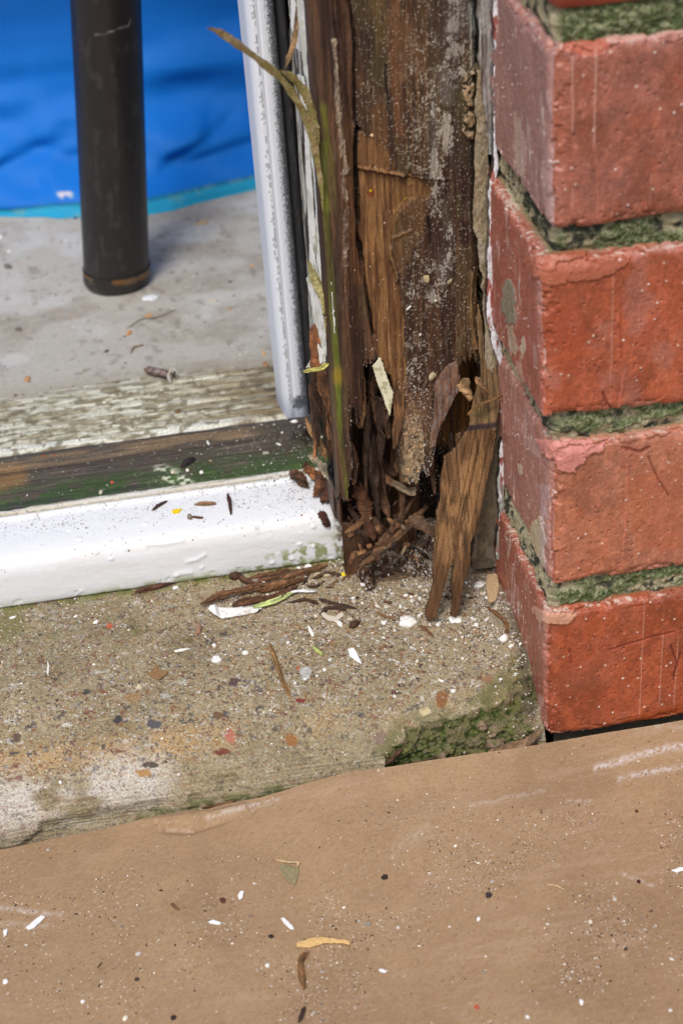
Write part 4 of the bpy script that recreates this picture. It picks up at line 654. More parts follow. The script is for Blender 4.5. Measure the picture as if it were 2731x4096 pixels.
slabD("splinter_board", [(1097, 692), (1106, 740), (1112, 800), (1140, 812), (1160, 828), (1160, 862), (1152, 900), (1143, 950), (1137, 990), (1075, 991), (1080, 950), (1088, 915), (1096, 890), (1090, 870), (1103, 868), (1104, 839), (1098, 780), (1093, 730)], (-5, 74.0, 110), (-.12, -1, .22), (0, 0, 1), .34, 2.2, M['splint'], wc((140, 112, 78), (96, 74, 50), 460, ex1), lambda u, v: 1.1*(fbm(u*.22, v*.08, 0, 462, 3)-.5)*2+.45*(fbm(u*1.6, v*.08, 0, 463, 3)-.5), jamb, .3, 464)
Os = at(1100, 985, 1, 72.5); Ob = at(1010, 1415, 2, 29.0); up = Os-Ob; Nn = np.cross([1, .05, .05], up/np.linalg.norm(up)); Nn = Nn if np.dot(Nn, C0-Os) > 0 else -Nn
slabD("splinter_board", [(1075, 984), (1137, 980), (1137, 1000), (1131, 1050), (1120, 1090), (1111, 1130), (1105, 1170), (1094, 1210), (1080, 1250), (1079, 1290), (1073, 1320), (1062, 1345), (1056, 1375), (1050, 1408), (1044, 1418), (1037, 1412), (1040, 1375), (1038, 1335), (1042, 1300), (1040, 1280), (1034, 1300), (1026, 1330), (1017, 1360), (1005, 1395), (998, 1421), (984, 1424), (977, 1412), (981, 1395), (990, 1370), (996, 1340), (994, 1310), (997, 1270), (1003, 1230), (1002, 1180), (1012, 1150), (1014, 1090), (1022, 1050), (1036, 1040), (1046, 1030), (1060, 1010)], Os, Nn, up, .34, 2.4, M['splint'], wc((142, 108, 72), (92, 66, 42), 465, ex1), lambda u, v: -.9*ss(.66, .74, fbm(u*1.1, v*.03, 0, 4671, 3))+.9*(fbm(u*.18, v*.03, 0, 466, 3)-.5)*2+.75*(fbm(u*1.3, v*.05, 0, 467, 3)-.5)+1.2*ss(-60, 0, v)*0-.5*np.exp(-((u-1.5)/.5)**2), jamb, .42, 468)
bpy.data.objects.remove(spl)
stick("wood_sliver", [at(1075, 950, 1, 72), at(1100, 930, 1, 71), at(1130, 918, 1, 71), at(1158, 905, 1, 72)], .6, .5, M['splint'], (122, 92, 58), jamb, seed=470)
stick("wood_sliver", [at(1092, 870, 1, 71), at(1106, 885, 1, 70), at(1116, 905, 1, 71)], 1.8, .8, M['splint'], (138, 106, 74), jamb, seed=471, taper=(.3, .5))
stick("wood_sliver", [at(1058, 872, 1, 82), at(1068, 890, 1, 80), at(1078, 915, 1, 80)], 2.6, 1.6, M['splint'], (140, 112, 80), jamb, seed=472)
rnd = random.Random(9)
for i in range(34):                                       # torn fibres hanging in the hollow
    x0 = rnd.choice([rnd.uniform(806, 925), rnd.uniform(806, 925), rnd.uniform(975, 1075)]); y0 = rnd.uniform(850, 1030); L = rnd.uniform(60, 170); yy = rnd.uniform(84, 96)
    if x0 > 960: y0 = rnd.uniform(960, 1060); L *= .6; yy = rnd.uniform(86, 92)
    stick("wood_sliver", [at(x0, y0, 1, yy), at(x0+rnd.uniform(-4, 6), y0+L*.5, 1, yy+1), at(x0+rnd.uniform(-6, 12), y0+L, 1, yy+rnd.uniform(-4, 3))], rnd.uniform(.6, 2.2), rnd.uniform(.5, 1.2), M['splint'], rnd.choice([(84, 62, 46), (100, 72, 52), (66, 48, 36), (118, 88, 62), (56, 42, 33)]), jamb, seed=500+i, sides=8)

# ------------------------------------------------------------------ white plastic trim, gasket
def vstrip(name, pts, z0, z1, tilt, mat, colf, parent, d_=.35):
    prof, s = path(pts, d_, 2); zs = steps((z0, 280, .5), (280, 640, 20)); A, Z2 = np.meshgrid(np.arange(len(prof)), zs, indexing='ij'); P = np.stack([prof[A, 0]+tilt*(Z2-z0), prof[A, 1], Z2], -1)
    DX, DY = proj(P); return sheet(name, P, colf(s[A], Z2, DX, DY), mat, parent)
trim = empty("door_trim", (-70, 190, 58), "white plastic trim strip standing upright with a black rubber seal along its right edge", "door trim")
def cf(S, Z2, DX, DY):
    c = full(S.shape, (232, 237, 245)); c = mix(c, (214, 220, 232), ss(15, 12, S)*.5)  # left face tinted bluish: shading from sheet and sky painted in
    dot = ss(.4, .2, np.abs(S-CG))*ss(.4, .55, fbm(Z2*.8, S*.5, 0, 601, 3)); c = mix(c, (88, 94, 106), dot*.8); dot = ss(.5, .2, np.abs(S-CG+1))*ss(.55, .65, fbm(Z2*.9, S*.5, 3, 602, 3)); c = mix(c, (110, 112, 116), dot*.6)
    dk = ss(CE-4.6, CE-2.2, S+.8*(fbm(S*1.2, Z2*.5, 0, 603, 3)-.5)*2+2.0*ss(200, 70, Z2)*0)*ss(.36, .7, fbm(S*3.6, Z2*2.6, 0, 604, 3)+.25*ss(CE-3.5, CE-1, S)); c = mix(c, (70, 74, 80), dk*.75)
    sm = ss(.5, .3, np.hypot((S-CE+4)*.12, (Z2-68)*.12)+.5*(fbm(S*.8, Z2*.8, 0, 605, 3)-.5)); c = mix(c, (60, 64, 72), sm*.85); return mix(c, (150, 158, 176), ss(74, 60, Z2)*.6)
CG = 20.4; CE = 28.8
vstrip("trim_strip", [(-76.4, 200), (-75.4, 186), (-74.2, 183), (-73.2, 181.4), (-71.2, 181), (-70.6, 181.5), (-70.2, 181.6), (-69.6, 181), (-65.8, 181.2), (-63.6, 183), (-62.6, 186), (-62.4, 200)], 58.6, 640, -.012, M['upvc'], cf, trim)
def cf(S, Z2, DX, DY): return mix(full(S.shape, (26, 26, 28)), (60, 58, 56), ss(.5, .65, fbm(S*1.5, Z2*.2, 0, 610, 3))*.6)
vstrip("rubber_seal", [(-63.8, 200), (-63.4, 180), (-62.6, 176.5), (-60.8, 175), (-59.6, 177), (-59.5, 200)], 59, 640, -.008, M['rubber'], cf, trim)

# ------------------------------------------------------------------ dark tube and blue sheet on the floor behind
tb = at(267, 663, 2, 58.0); ax_b = np.array([-141.2, 353.0, 58.3]); topc = at(243, 0, 1, 353.0); dirv = topc-ax_b; dirv[1] = 0; dirv /= dirv[2]
pole = empty("metal_tube", ax_b, "dark brown metal tube leg standing on the concrete floor in front of the blue sheet", "metal tube")
def tube(name, r, z0, z1, colf, dz=1.0, n=120):
    zs = steps((z0, min(z1, 230), dz), (min(z1, 230), max(z1, 231), 20)) if z1 > 231 else np.arange(z0, z1+.01, dz); a = np.linspace(0, 2*np.pi, n); A, Z2 = np.meshgrid(a, zs, indexing='ij')
    rr_ = r(Z2) if callable(r) else r; P = np.stack([ax_b[0]+dirv[0]*(Z2-58)+rr_*np.cos(A), ax_b[1]+rr_*np.sin(A), Z2], -1); return sheet(name, P, colf(A, Z2), M['tube'], pole, flip=False)
def cf(A, Z2):
    c = full(A.shape, (36, 33, 33)); c = mix(c, (46, 42, 41), ss(.5, .7, fbm(A*3, Z2*.02, 0, 621, 4))*.6); c = mix(c, (84, 82, 82), ss(.66, .76, fbm(A*5, Z2*.12, 0, 622, 3))*.3)
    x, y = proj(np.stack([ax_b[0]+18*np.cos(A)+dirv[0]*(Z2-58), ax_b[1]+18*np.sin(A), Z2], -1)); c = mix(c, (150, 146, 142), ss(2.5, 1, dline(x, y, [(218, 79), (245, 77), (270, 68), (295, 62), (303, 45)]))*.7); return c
tube("tube_wall", 17.6, 66, 640, cf)
def cf(A, Z2):
    c = full(A.shape, (40, 37, 36)); c = mix(c, (122, 84, 40), ss(2.6, .8, np.abs(Z2-67+1.5*np.cos(A)))*ss(.4, .6, fbm(A*3, Z2*.3, 0, 624, 3)+.2*ss(4.2, 3.4, A))*.9); return mix(c, (88, 78, 66), ss(.5, .65, fbm(A*4, Z2*.4, 0, 625, 3))*.5)
tube("end_cap", lambda z: 18.2-2.0*ss(62, 58, z), 58.2, 68.5, cf, .4)

xs = steps((-520, -240, 6), (-240, -30, 1.2), (-30, 420, 12)); zt = steps((0, 190, 1.2), (190, 620, 12)); X, T = np.meshgrid(xs, zt, indexing='ij')
hem = [at(x, y, 2, 58.6) for x, y in [(-60, 494), (0, 497), (60, 499), (100, 498), (140, 502), (180, 500), (260, 497), (345, 492), (400, 483), (450, 467), (500, 455), (590, 435), (660, 418)]]; hem = np.array(hem)
yb = np.interp(X, hem[:, 0], hem[:, 1]); fall = np.exp(-T/45)
Yv = yb*fall+(505+.03*X)*(1-fall)+14*(1-fall)
folds = 7*(fbm(X*.014, T*.045, 0, 631, 2)-.5)*2*ss(120, 40, T)+4.2*np.sin(T*.16+X*.03+3*fbm(X*.02, T*.02, 0, 636, 2))*ss(60, 30, T)*ss(.4, .6, fbm(X*.02, T*.03, 0, 637, 2))+2.0*(fbm(X*.03, T*.09, 0, 632, 2)-.5)*2*ss(60, 8, T)
Yv = Yv+folds*ss(0, 6, T)*1.1-7*np.exp(-((T-26)/12)**2)*ss(-170, -230, X)+5*np.exp(-((T-17)/5)**2)*ss(-190, -215, X)-6*np.exp(-((T-24-.16*(X+100))/8)**2)*ss(-130, -90, X)*ss(-40, -80, X)+4*np.exp(-((T-14-.1*(X+100))/4)**2)*ss(-125, -90, X)
Yv += 5*np.exp(-((T-34-.25*(X+150))/5)**2)*ss(-240, -215, X)*ss(-150, -175, X)-5*np.exp(-((T-44-.3*(X+150))/8)**2)*ss(-150, -175, X)+4.5*np.exp(-((T-22-.35*(X+90))/4)**2)*ss(-110, -95, X)*ss(-50, -65, X); Z2 = 58.4+T; P = np.stack([X, Yv, Z2], -1)
c = full(X.shape, (0, 108, 200)); c = mix(c, (0, 82, 162), ss(60, 130, T)*.8); hm = 6.4-2.4*ss(-150, -200, X)  # lit lower blue and dimmer top: light falloff painted into the fabric colour
c = mix(c, (26, 150, 190), (T < hm)*1.0); c = mix(c, (20, 90, 110), ss(.9, .3, np.abs(T-hm))*.7); c = mix(c, (130, 150, 150), (T < hm)*ss(.55, .66, fbm(X*.1, T*.3, 0, 634, 3))*.5)
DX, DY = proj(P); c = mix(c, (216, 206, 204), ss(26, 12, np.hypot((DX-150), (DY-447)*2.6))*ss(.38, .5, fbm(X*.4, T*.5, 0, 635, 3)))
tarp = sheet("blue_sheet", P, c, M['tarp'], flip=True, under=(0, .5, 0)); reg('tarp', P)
tag(tarp, "bright blue fabric sheet with a pale cyan hem hanging down to the concrete floor", "fabric sheet")

# ------------------------------------------------------------------ debris
def rest(key, x, y, lift=0.0):
    p, n = pick(key, x, y); return p+n*lift
def onstick(name, key, pts, w, h, col, label, cat, seed, group=None, mat='splint', **kw):
    P_ = [rest(key, x, y, l+h*.7) for x, y, l in pts]; n = pick(key, pts[0][0], pts[0][1])[1]
    o = stick(name, P_, w, h, M[mat], col, None, seed=seed, nrm=n, **kw); return tag(o, label, cat, group)
def onchip(name, key, x, y, rx, ry, th, col, label, cat, seed, rot=0.0, lump=0.0, curl=0.0, group=None, mat='flake', nj=0.0):
    p, n = pick(key, x, y); n = n+np.array([math.sin(seed*3.1)*nj, math.cos(seed*1.7)*nj, 0]); o = chip(name, p-n*.05, n, rx, ry, th, M[mat], col, rot, seed, lump, curl)
    return tag(o, label, cat, group)
def scatter(name, key, n, sizes, pal, wts, seed, mask, label, mat='grit', flat=.6):
    P, N, DX, DY = PICK[key]; rng = np.random.RandomState(seed); m = mask(DX, DY, P); m = np.where((DX > -60) & (DX < 1630) & (DY > -60) & (DY < 2420), m, 0).astype(float)
    a = np.linalg.norm(np.cross(np.gradient(P, axis=0), np.gradient(P, axis=1)), axis=-1); w = (m*a).ravel(); w /= w.sum(); k = rng.choice(w.size, n, p=w)
    p = P.reshape(-1, 3)[k]; nn = N.reshape(-1, 3)[k]; s = sizes[0]*np.exp(np.abs(rng.randn(n))*sizes[1]); s = np.minimum(s, sizes[2])
    base = np.array([[1, 0, 0], [.3, .9, 0], [-.8, .55, 0], [-.8, -.6, 0], [.35, -.95, 0], [0, 0, 1], [0, 0, -.6]], float)
    u = np.cross(nn, rng.randn(n, 3)); u /= np.linalg.norm(u, axis=1)[:, None]; v = np.cross(nn, u); el = rng.uniform(.55, 1.5, n)
    B = base[None]*rng.uniform(.65, 1.25, (n, 7, 1)); V = p[:, None]+s[:, None, None]*(B[..., 0:1]*u[:, None]*el[:, None, None]+B[..., 1:2]*v[:, None]+B[..., 2:3]*nn[:, None]*flat)
    F0 = np.array([[0, 1, 5], [1, 2, 5], [2, 3, 5], [3, 4, 5], [4, 0, 5], [1, 0, 6], [2, 1, 6], [3, 2, 6], [4, 3, 6], [0, 4, 6]]); F = (np.arange(n)[:, None, None]*7+F0[None]).reshape(-1, 3)
    pal = np.array(pal, float); cc = pal[rng.choice(len(pal), n, p=np.array(wts)/np.sum(wts))]*rng.uniform(.8, 1.12, (n, 1)); o = mesh(name, V.reshape(-1, 3), [F], np.repeat(cc, 7, 0), M[mat], None, smooth=False)
    return tag(o, label, "grit", None, "stuff")
WHT, BLK, BRN, TAN, RED, GRY = (232, 230, 224), (48, 42, 38), (92, 66, 46), (176, 156, 122), (184, 84, 56), (128, 124, 118)
def mstep(DX, DY, P):
    d = .10+.9*ss(500, 820, DX)*ss(1620, 1420, DY)+.35*ss(1640, 1450, DY)+.5*ss(60, 15, dline(DX, DY, [(1140, 1380), (1200, 1560), (1215, 1640)]))
    return d*(DY < 1830)*(.35+1.3*ss(.4, .62, fbm(P[..., 0]*.12, P[..., 1]*.12, 0, 700, 3)))*(P[..., 1] < 125)
scatter("fine_grit", 'step', 11500, (.17, .5, .75), [WHT, BLK, BRN, TAN, RED, GRY], [44, 28, 13, 9, 1, 9], 701, mstep, "fine pale and dark grit scattered over the top of the concrete step")
scatter("fine_grit", 'card', 9500, (.14, .5, .8), [(212, 206, 196), (70, 60, 52), BRN, TAN, (170, 104, 80), GRY], [36, 30, 12, 6, 1, 16], 702, lambda DX, DY, P: (.10+.9*ss(1850, 2050, DY+.13*DX-60))*(.12+1.5*ss(.42, .66, fbm(P[..., 0]*.05, P[..., 1]*.05, 0, 703, 3)))*(.5+.5*ss(200, 800, DX)), "fine white and black grit speckling the brown cardboard")
scatter("fine_grit", 'nosing', 520, (.16, .45, .6), [BLK, BRN, RED, GRY], [50, 36, 4, 10], 704, lambda DX, DY, P: (DY < 1330-.13*DX)*(P[..., 0] < -63)*(.2+1.3*ss(.45, .65, fbm(P[..., 0]*.12, P[..., 1]*.3, 0, 705, 3)))*(1+1.5*ss(450, 760, DX))*(P[..., 2] > 48), "dark specks of rotten wood sprinkled on the white sill nosing")
scatter("fine_grit", 'wstrip', 900, (.15, .5, .8), [WHT, BRN, GRY, RED, TAN], [60, 10, 14, 5, 12], 706, lambda DX, DY, P: (.3+1.2*ss(300, 700, DX))*(P[..., 0] < -62), "white paint crumbs sprinkled on the dark mouldy sill board")
scatter("fine_grit", 'post', 900, (.12, .45, .5), [WHT, TAN, BRN], [60, 30, 10], 707, lambda DX, DY, P: (P[..., 1] < 95)*(P[..., 0] > -66)*(DX > 790)*(.15+ss(500, 1000, DY)), "tiny pale crumbs clinging to the rotten post face")
scatter("fine_grit", 'floor', 260, (.3, .6, 1.8), [BLK, TAN, BRN, WHT, (190, 140, 90)], [36, 20, 20, 14, 10], 708, lambda DX, DY, P: (DX < 640)*(DY > 440)*1.0, "small dark and tan crumbs on the concrete floor behind the sill")

# rotten wood crumbs heaped in the hollow foot
xs = steps((-61.5, -6, .4)); ys = steps((72, 120, .4)); X, Y = np.meshgrid(xs, ys, indexing='ij')
yy = Y+16*(fbm(X*.09, Y*.09, 0, 710, 3)-.5); hgt = 28.2+(Y-72)*.035+ss(84, 110, yy)*16*ss(-8, -26, X)*(1-.3*ss(-50, -62, X))+2.4*ss(82, 92, yy)*(fbm(X*.2, Y*.2, 0, 711, 4)-.2)+1.7*ss(80, 86, yy)*(fbm(X*.8, Y*.8, 0, 712, 3)-.4)-4*ss(88, 78, yy)-9*ss(-56, -61, X+5*(fbm(Y*.2, 0*Y, 0, 716, 3)-.5))*ss(100, 90, Y)
P = np.stack([X, Y, hgt], -1); c = mix(full(X.shape, (92, 66, 48)), (52, 38, 30), ss(.4, .6, fbm(X*.4, Y*.4, 0, 713, 4))); c = mix(c, (150, 142, 128), ss(.52, .62, fbm(X*.7, Y*.7, 0, 714, 4)+.14*ss(-34, -20, X)-.08*ss(-44, -55, X))*.85)
heap = sheet("wood_crumbs", P, c, M['concrete'], back=(0, 0, -6)); reg('heap', P); tag(heap, "dark heap of rotten wood crumbs inside the hollow foot of the post", "wood crumbs", None, "stuff")
scatter("fine_grit", 'heap', 2200, (.25, .5, 1.1), [(110, 80, 56), BLK, (84, 60, 42), WHT, TAN], [38, 12, 28, 12, 10], 715, lambda DX, DY, P: 1.0+0*DX, "loose brown and white crumbs lying on the heap in the hollow")

S_G = "splinters fallen in the hollow foot of the post"
def cavst(pts, w, h, col, label, seed, name="wood_splinter", **kw):
    o = stick(name, [at(x, y, 1, yy) for x, y, yy in pts], w, h, M['splint'], col, None, seed=seed, nrm=(0, -1, .5), **kw); return tag(o, label, "splinter", S_G)
cavst([(822, 1118, 92), (836, 1160, 91), (850, 1232, 88)], 2.6, 2.2, (98, 66, 46), "thick reddish brown upright wood chunk just right of the white nosing's end", 801, taper=(.7, .7))
cavst([(830, 1298, 78), (880, 1258, 81), (935, 1212, 86), (974, 1168, 92)], 1.7, 1.3, (98, 72, 50), "long thin brown splinter slanting up from the concrete to the hollow's middle", 802)
cavst([(862, 1262, 82), (902, 1212, 86), (945, 1150, 92)], 1.5, 1.3, (86, 62, 44), "brown splinter leaning parallel behind the long slanting splinter", 803)
cavst([(798, 1222, 84), (822, 1204, 88), (846, 1180, 93)], 1.3, 1.0, (120, 88, 58), "short tan splinter by the white nosing's lower corner", 804)
cavst([(802, 1160, 96), (812, 1180, 92), (830, 1208, 90)], 1.4, 1.2, (66, 46, 34), "dark stub wedged between nosing end and upright chunk", 805)
cavst([(838, 1066, 96), (868, 1088, 92), (900, 1108, 90)], 1.6, 1.1, (104, 74, 54), "flat brown chip lying at the back of the hollow above the chunk", 806, taper=(.2, .4))
cavst([(880, 1100, 92), (905, 1110, 90), (940, 1128, 86), (950, 1124, 86)], 1.5, 1.2, (130, 112, 92), "dusty grey brown splinter below the beige crust", 807)
cavst([(876, 1120, 92), (884, 1160, 90), (892, 1186, 88)], 1.4, 1.1, (82, 58, 42), "small brown stub standing behind the slanting splinters", 808)
cavst([(905, 1185, 90), (925, 1200, 88), (940, 1196, 86)], 1.1, .9, (110, 82, 56), "short brown bit crossing the slanting splinters near their top", 809)
cavst([(945, 1188, 86), (968, 1205, 84), (998, 1222, 82)], 2.4, 1.0, (100, 78, 60), "broad grey brown chip tucked behind the two-pronged board", 810, taper=(.3, .4))
cavst([(800, 1240, 84), (816, 1222, 86), (838, 1226, 84)], 1.2, .9, (60, 44, 34), "dark crumbly splinter at the foot of the upright chunk", 811)
cavst([(872, 1052, 98), (888, 1075, 96), (910, 1088, 95)], 1.5, 1.3, (74, 52, 40), "dark chip leaning on the hollow's back wall", 812)
cavst([(856, 1190, 90), (868, 1206, 88), (872, 1228, 86)], 1.7, 1.2, (72, 50, 36), "stubby dark chip between the chunk and the long splinter", 813)
onstick("wood_splinter", 'step', [(862, 1322, .2), (900, 1312, .8), (950, 1300, .9), (1000, 1290, .6)], 1.9, 1.0, (62, 50, 42), "dark flat slab splinter lying on grit left of the two prongs", "splinter", 820)
onstick("wood_splinter", 'step', [(850, 1334, .2), (905, 1330, .4), (968, 1316, .4)], .8, .5, (96, 78, 58), "thin dusty splinter in front of the dark flat slab", "splinter", 821)
onstick("wood_splinter", 'step', [(318, 1360, .1), (352, 1353, .3), (394, 1341, .1)], 1.2, 1.0, (86, 58, 44), "solitary dark brown splinter lying along the foot of the white nosing", "splinter", 822)
F_G = "wood fibres strewn at the foot of the nosing"
for i, (pts, w, col, lb) in enumerate([
    ([(600, 1362, .6), (640, 1352, 1.0), (688, 1338, .6)], 1.5, (104, 72, 48), "ragged brown fibre bundle behind the curled white paint strip"),
    ([(545, 1318, .3), (560, 1336, .4), (590, 1344, .3)], 1.2, (80, 54, 40), "dark fibre curving from the clump under the nosing"),
    ([(598, 1336, .4), (650, 1326, .6), (728, 1312, .4)], 1.3, (94, 66, 46), "long brown fibre parallel to the nosing, right of the clump"),
    ([(655, 1330, .8), (700, 1316, .9), (745, 1302, .5)], 1.1, (112, 82, 56), "paler brown fibre ending near the white round crumbs"),
    ([(560, 1352, .3), (610, 1346, .5), (655, 1338, .3)], 1.0, (70, 48, 36), "dark thin fibre between the clump and the curled strip"),
    ([(722, 1330, .3), (752, 1320, .5), (780, 1322, .3)], 1.0, (84, 62, 46), "short dull fibre below the grey husk"),
    ([(738, 1412, .2), (755, 1398, .4), (790, 1402, .2)], .8, (70, 52, 42), "dark twig-like fibre beside the broken paint ring"),
    ([(735, 1378, .2), (765, 1388, .4), (822, 1400, .2)], .7, (64, 48, 38), "thin dark fibre right of the curled white strip's tip"),
    ([(575, 1330, .3), (620, 1320, .3), (660, 1312, .3)], .9, (98, 66, 44), "fibre hugging the green edge of the nosing"),
    ([(668, 1385, .1), (700, 1380, .3), (728, 1388, .1)], .8, (74, 50, 38), "small brown fibre under the white tip of the curled strip")]):
    onstick("wood_fibre", 'step', pts, w, w*.6, col, lb, "wood fibre", 830+i, F_G, sides=8, rough=.5)
for i, (x, y, a, b, h, lb) in enumerate([(540, 1326, 2.9, 2.2, 2.0, "dark brown crumbly clump against the nosing's foot"), (812, 1436, 2.6, 1.7, 1.5, "curled dark brown bark chip on open concrete left of the large white crumb"), (706, 1318, 1.8, 1.2, 1.0, "brown crumb among fibres near the nosing"), (456, 1446, 2.4, 1.5, 1.3, "pinkish brown crumb on concrete below the curled strip's left end"), (575, 1500, .1, .1, .1, None)]):
    if lb: onchip("bark_chip", 'step', x, y, a, b, h, (74, 50, 36) if i != 3 else (150, 116, 96), lb, "wood chip", 850+i, rot=.5*i, lump=.35, mat='splint', nj=.3)
onstick("wood_splinter", 'step', [(620, 1482, .2), (634, 1525, .5), (650, 1568, .4), (668, 1606, .1)], 1.0, .5, (128, 98, 62), "slender tan splinter lying alone on the open concrete slope", "splinter", 856, taper=(.15, .15))
onstick("wood_splinter", 'step', [(1120, 1400, .3), (1145, 1418, .6), (1163, 1438, .6), (1160, 1466, .3)], .8, .6, (112, 80, 52), "thin bent splinter close to the brick above the white pebbles", "splinter", 857)
onstick("wood_splinter", 'step', [(1092, 1298, .8), (1115, 1316, .8), (1142, 1335, .5)], .9, .7, (104, 84, 62), "grey brown splinter right of the prongs by the beige stone", "splinter", 858)
onstick("wood_splinter", 'step', [(962, 1438, .1), (978, 1448, .3), (996, 1464, .1)], .7, .5, (110, 80, 54), "small splinter touching the large white crumb's right side", "splinter", 859)
onstick("wood_splinter", 'step', [(866, 1408, .1), (884, 1416, .2), (902, 1424, .1)], .5, .4, (132, 98, 62), "tiny orange brown splinter left of the large white crumb", "splinter", 860)
onstick("wood_splinter", 'step', [(1108, 1742, 1.2), (1150, 1722, 2.2), (1190, 1700, 2.6), (1228, 1676, 1.8)], 1.9, 1.2, (122, 98, 74), "weathered grey brown splinter wedged beneath the lowest brick's corner", "splinter", 861)
onstick("wood_splinter", 'step', [(884, 1754, .4), (905, 1738, 1.0), (924, 1722, .8)], 1.3, .8, (88, 62, 46), "short dark splinter at the left end of the mossy broken corner", "splinter", 862)
onstick("wood_splinter", 'step', [(920, 1757, 0), (965, 1751, .2), (1000, 1742, .1)], .8, .4, (76, 60, 46), "flat dark splinter along the cardboard edge under the mossy corner", "splinter", 863)
onstick("wood_splinter", 'step', [(470, 1855, 0), (515, 1846, .3), (535, 1838, .1)], .7, .5, (100, 72, 50), "small brown splinter at the cardboard edge below the step's lower centre", "splinter", 864)
onstick("wood_splinter", 'step', [(905, 1300, 1.2), (940, 1296, 1.4), (975, 1286, 1.2)], 1.2, .6, (178, 150, 112), "pale tan crusted splinter above the dark flat slab", "splinter", 865)

# curled strip of old paint with rotten wood on its back
cs_ = empty("curled_paint_strip", rest('step', 560, 1395), "curled strip of white and green paint backed with rotten brown wood, lying on the step", "paint strip")
def rl(pts): return [rest('step', x, y, l) for x, y, l in pts]
p_, n_ = pick('step', 540, 1404); O_ = p_+n_*1.0
slabD("paint_layer", [(479, 1404), (484, 1396), (497, 1393), (512, 1394), (535, 1396), (560, 1392), (598, 1386), (602, 1396), (590, 1404), (560, 1410), (545, 1413), (515, 1418), (496, 1418), (486, 1412)], O_, n_, (0, 1, .2), .25, .6, M['flake'], lambda V: mix(full(V.shape[:1], (238, 238, 236)), (196, 190, 176), ss(.56, .66, fbm(V[:, 0]*.6, V[:, 1]*.6, 0, 871, 3))*.6), lambda u, v: 1.7*ss(-6.5, -8.6, u)+.3*(fbm(u*.3, v*.5, 0, 872, 3)-.5), cs_, .15, 873)
stick("green_paint_layer", rl([(588, 1398, 1.6), (612, 1392, 1.8), (640, 1382, 1.9), (664, 1370, 1.8)]), 1.5, .4, M['flake'], (176, 190, 120), cs_, seed=873, rough=.15, taper=(.5, .8))
stick("paint_layer", rl([(660, 1368, 1.9), (690, 1363, 1.8), (723, 1364, 1.4)]), .9, .3, M['flake'], (238, 238, 236), cs_, seed=874, rough=.3)
stick("wood_backing", rl([(470, 1396, 2.6), (510, 1378, 2.9), (570, 1364, 2.8), (640, 1350, 2.2), (690, 1336, 1.5)]), 1.5, .9, M['splint'], (108, 76, 50), cs_, seed=875, rough=.5)
stick("wood_backing", rl([(540, 1396, 2.0), (580, 1388, 2.4), (625, 1374, 2.4), (680, 1358, 2.0)]), 1.9, 1.0, M['splint'], (92, 62, 42), cs_, seed=876, rough=.55)

FL = "white paint flakes and plaster crumbs on the step"
for i, (x, y, a, b, th, lump, rot, lb) in enumerate([
    (935, 1430, 3.6, 3.3, 1.6, .3, .3, "largest round white plaster crumb, left of the splinter's prong tips"),
    (1045, 1424, 2.8, 2.3, .7, .2, 0, "flat white crumb pinned beneath the right prong of the hanging splinter"),
    (1100, 1345, 2.2, 2.1, 1.1, .3, 0, "round white plaster disc beside the beige stone"),
    (883, 1298, 3.6, 2.5, 2.2, .4, .6, "chunky white plaster lump at the mouth of the hollow"),
    (1157, 1468, 1.9, 1.8, 1.8, .5, 0, "rough white pebble close to the lowest brick"),
    (1173, 1485, 1.4, .8, .9, .5, .2, "small oval white pebble just below the rough pebble by the brick"),
    (962, 1416, .9, .7, .8, .5, 0, "tiny smooth white bead right of the largest crumb"),
    (1118, 1424, 1.0, .6, .7, .5, .7, "small white grain near the bent splinter"),
    (685, 1306, 1.1, 1.0, 1.1, .5, 0, "small white ball under the nosing's green edge, left one of the pair"),
    (708, 1304, 1.5, 1.3, 1.3, .5, 0, "larger white ball under the nosing's green edge, right one of the pair"),
    (403, 1352, 1.4, 1.1, .8, .3, .4, "white flake at the nosing's foot right of the solitary dark splinter"),
    (498, 1515, 2.2, 2.0, .9, .3, 0, "chalky white smear-like crumb on the open concrete"),
    (491, 1483, .9, .8, .8, .4, 0, "white grain just above the chalky crumb"),
    (563, 1500, 1.2, 1.3, .7, .3, 1, "pale translucent white pebble right of the chalky crumb"),
    (220, 1430, 1.3, .8, .5, .2, .5, "white chip on the left concrete beside the red stone"),
    (30, 1418, 1.4, .7, .3, 0, .2, "white chip at the left edge of the concrete under the nosing"),
    (350, 1320+60, .5, .5, .4, .2, 0, "pinhead white grain below the solitary dark splinter"),
    (918, 1268, 1.1, 1.4, .9, .3, .5, "white plaster chip beside the red crumb in the hollow's mouth"),
    (948, 1262, 1.4, .6, .5, 0, .3, "small white rectangular chip above the chunky lump"),
    (834, 1374-30, 2.0, .8, .5, .1, -.5, "elongated cream crumb in front of the hollow"),
    (780, 1432, 1.0, 1.9, .5, .1, .3, "cream flake left of the curled bark chip"),
    (1040, 1588, 1.1, .9, .8, .4, 0, "small cream pebble high on the mossy corner slope"),
    (1012, 1564, 1.3, .5, .4, 0, -.6, "white sliver crumb above the cream pebble"),
    (905, 1500+100, .7, .6, .6, .4, 0, "white pinhead grain on the middle slope"),
    (745, 1540, .8, .8, .6, .4, 0, "white grain on the slope below the rectangular flake"),
    (700, 1560, .9, .6, .6, .3, 0, "white chip near the slender tan splinter"),
    (662, 1476, .8, .8, .6, .4, 0, "white grain above the slender tan splinter"),
    (605, 1340, .8, .6, .6, .4, 0, "white grain tucked among fibres by the nosing")]):
    onchip("paint_crumb" if lump > .2 else "paint_flake", 'step', x, y, a, b, th, (234, 232, 226), lb, "paint crumb" if lump > .2 else "paint flake", 900+i, rot=rot, lump=lump, group=FL)
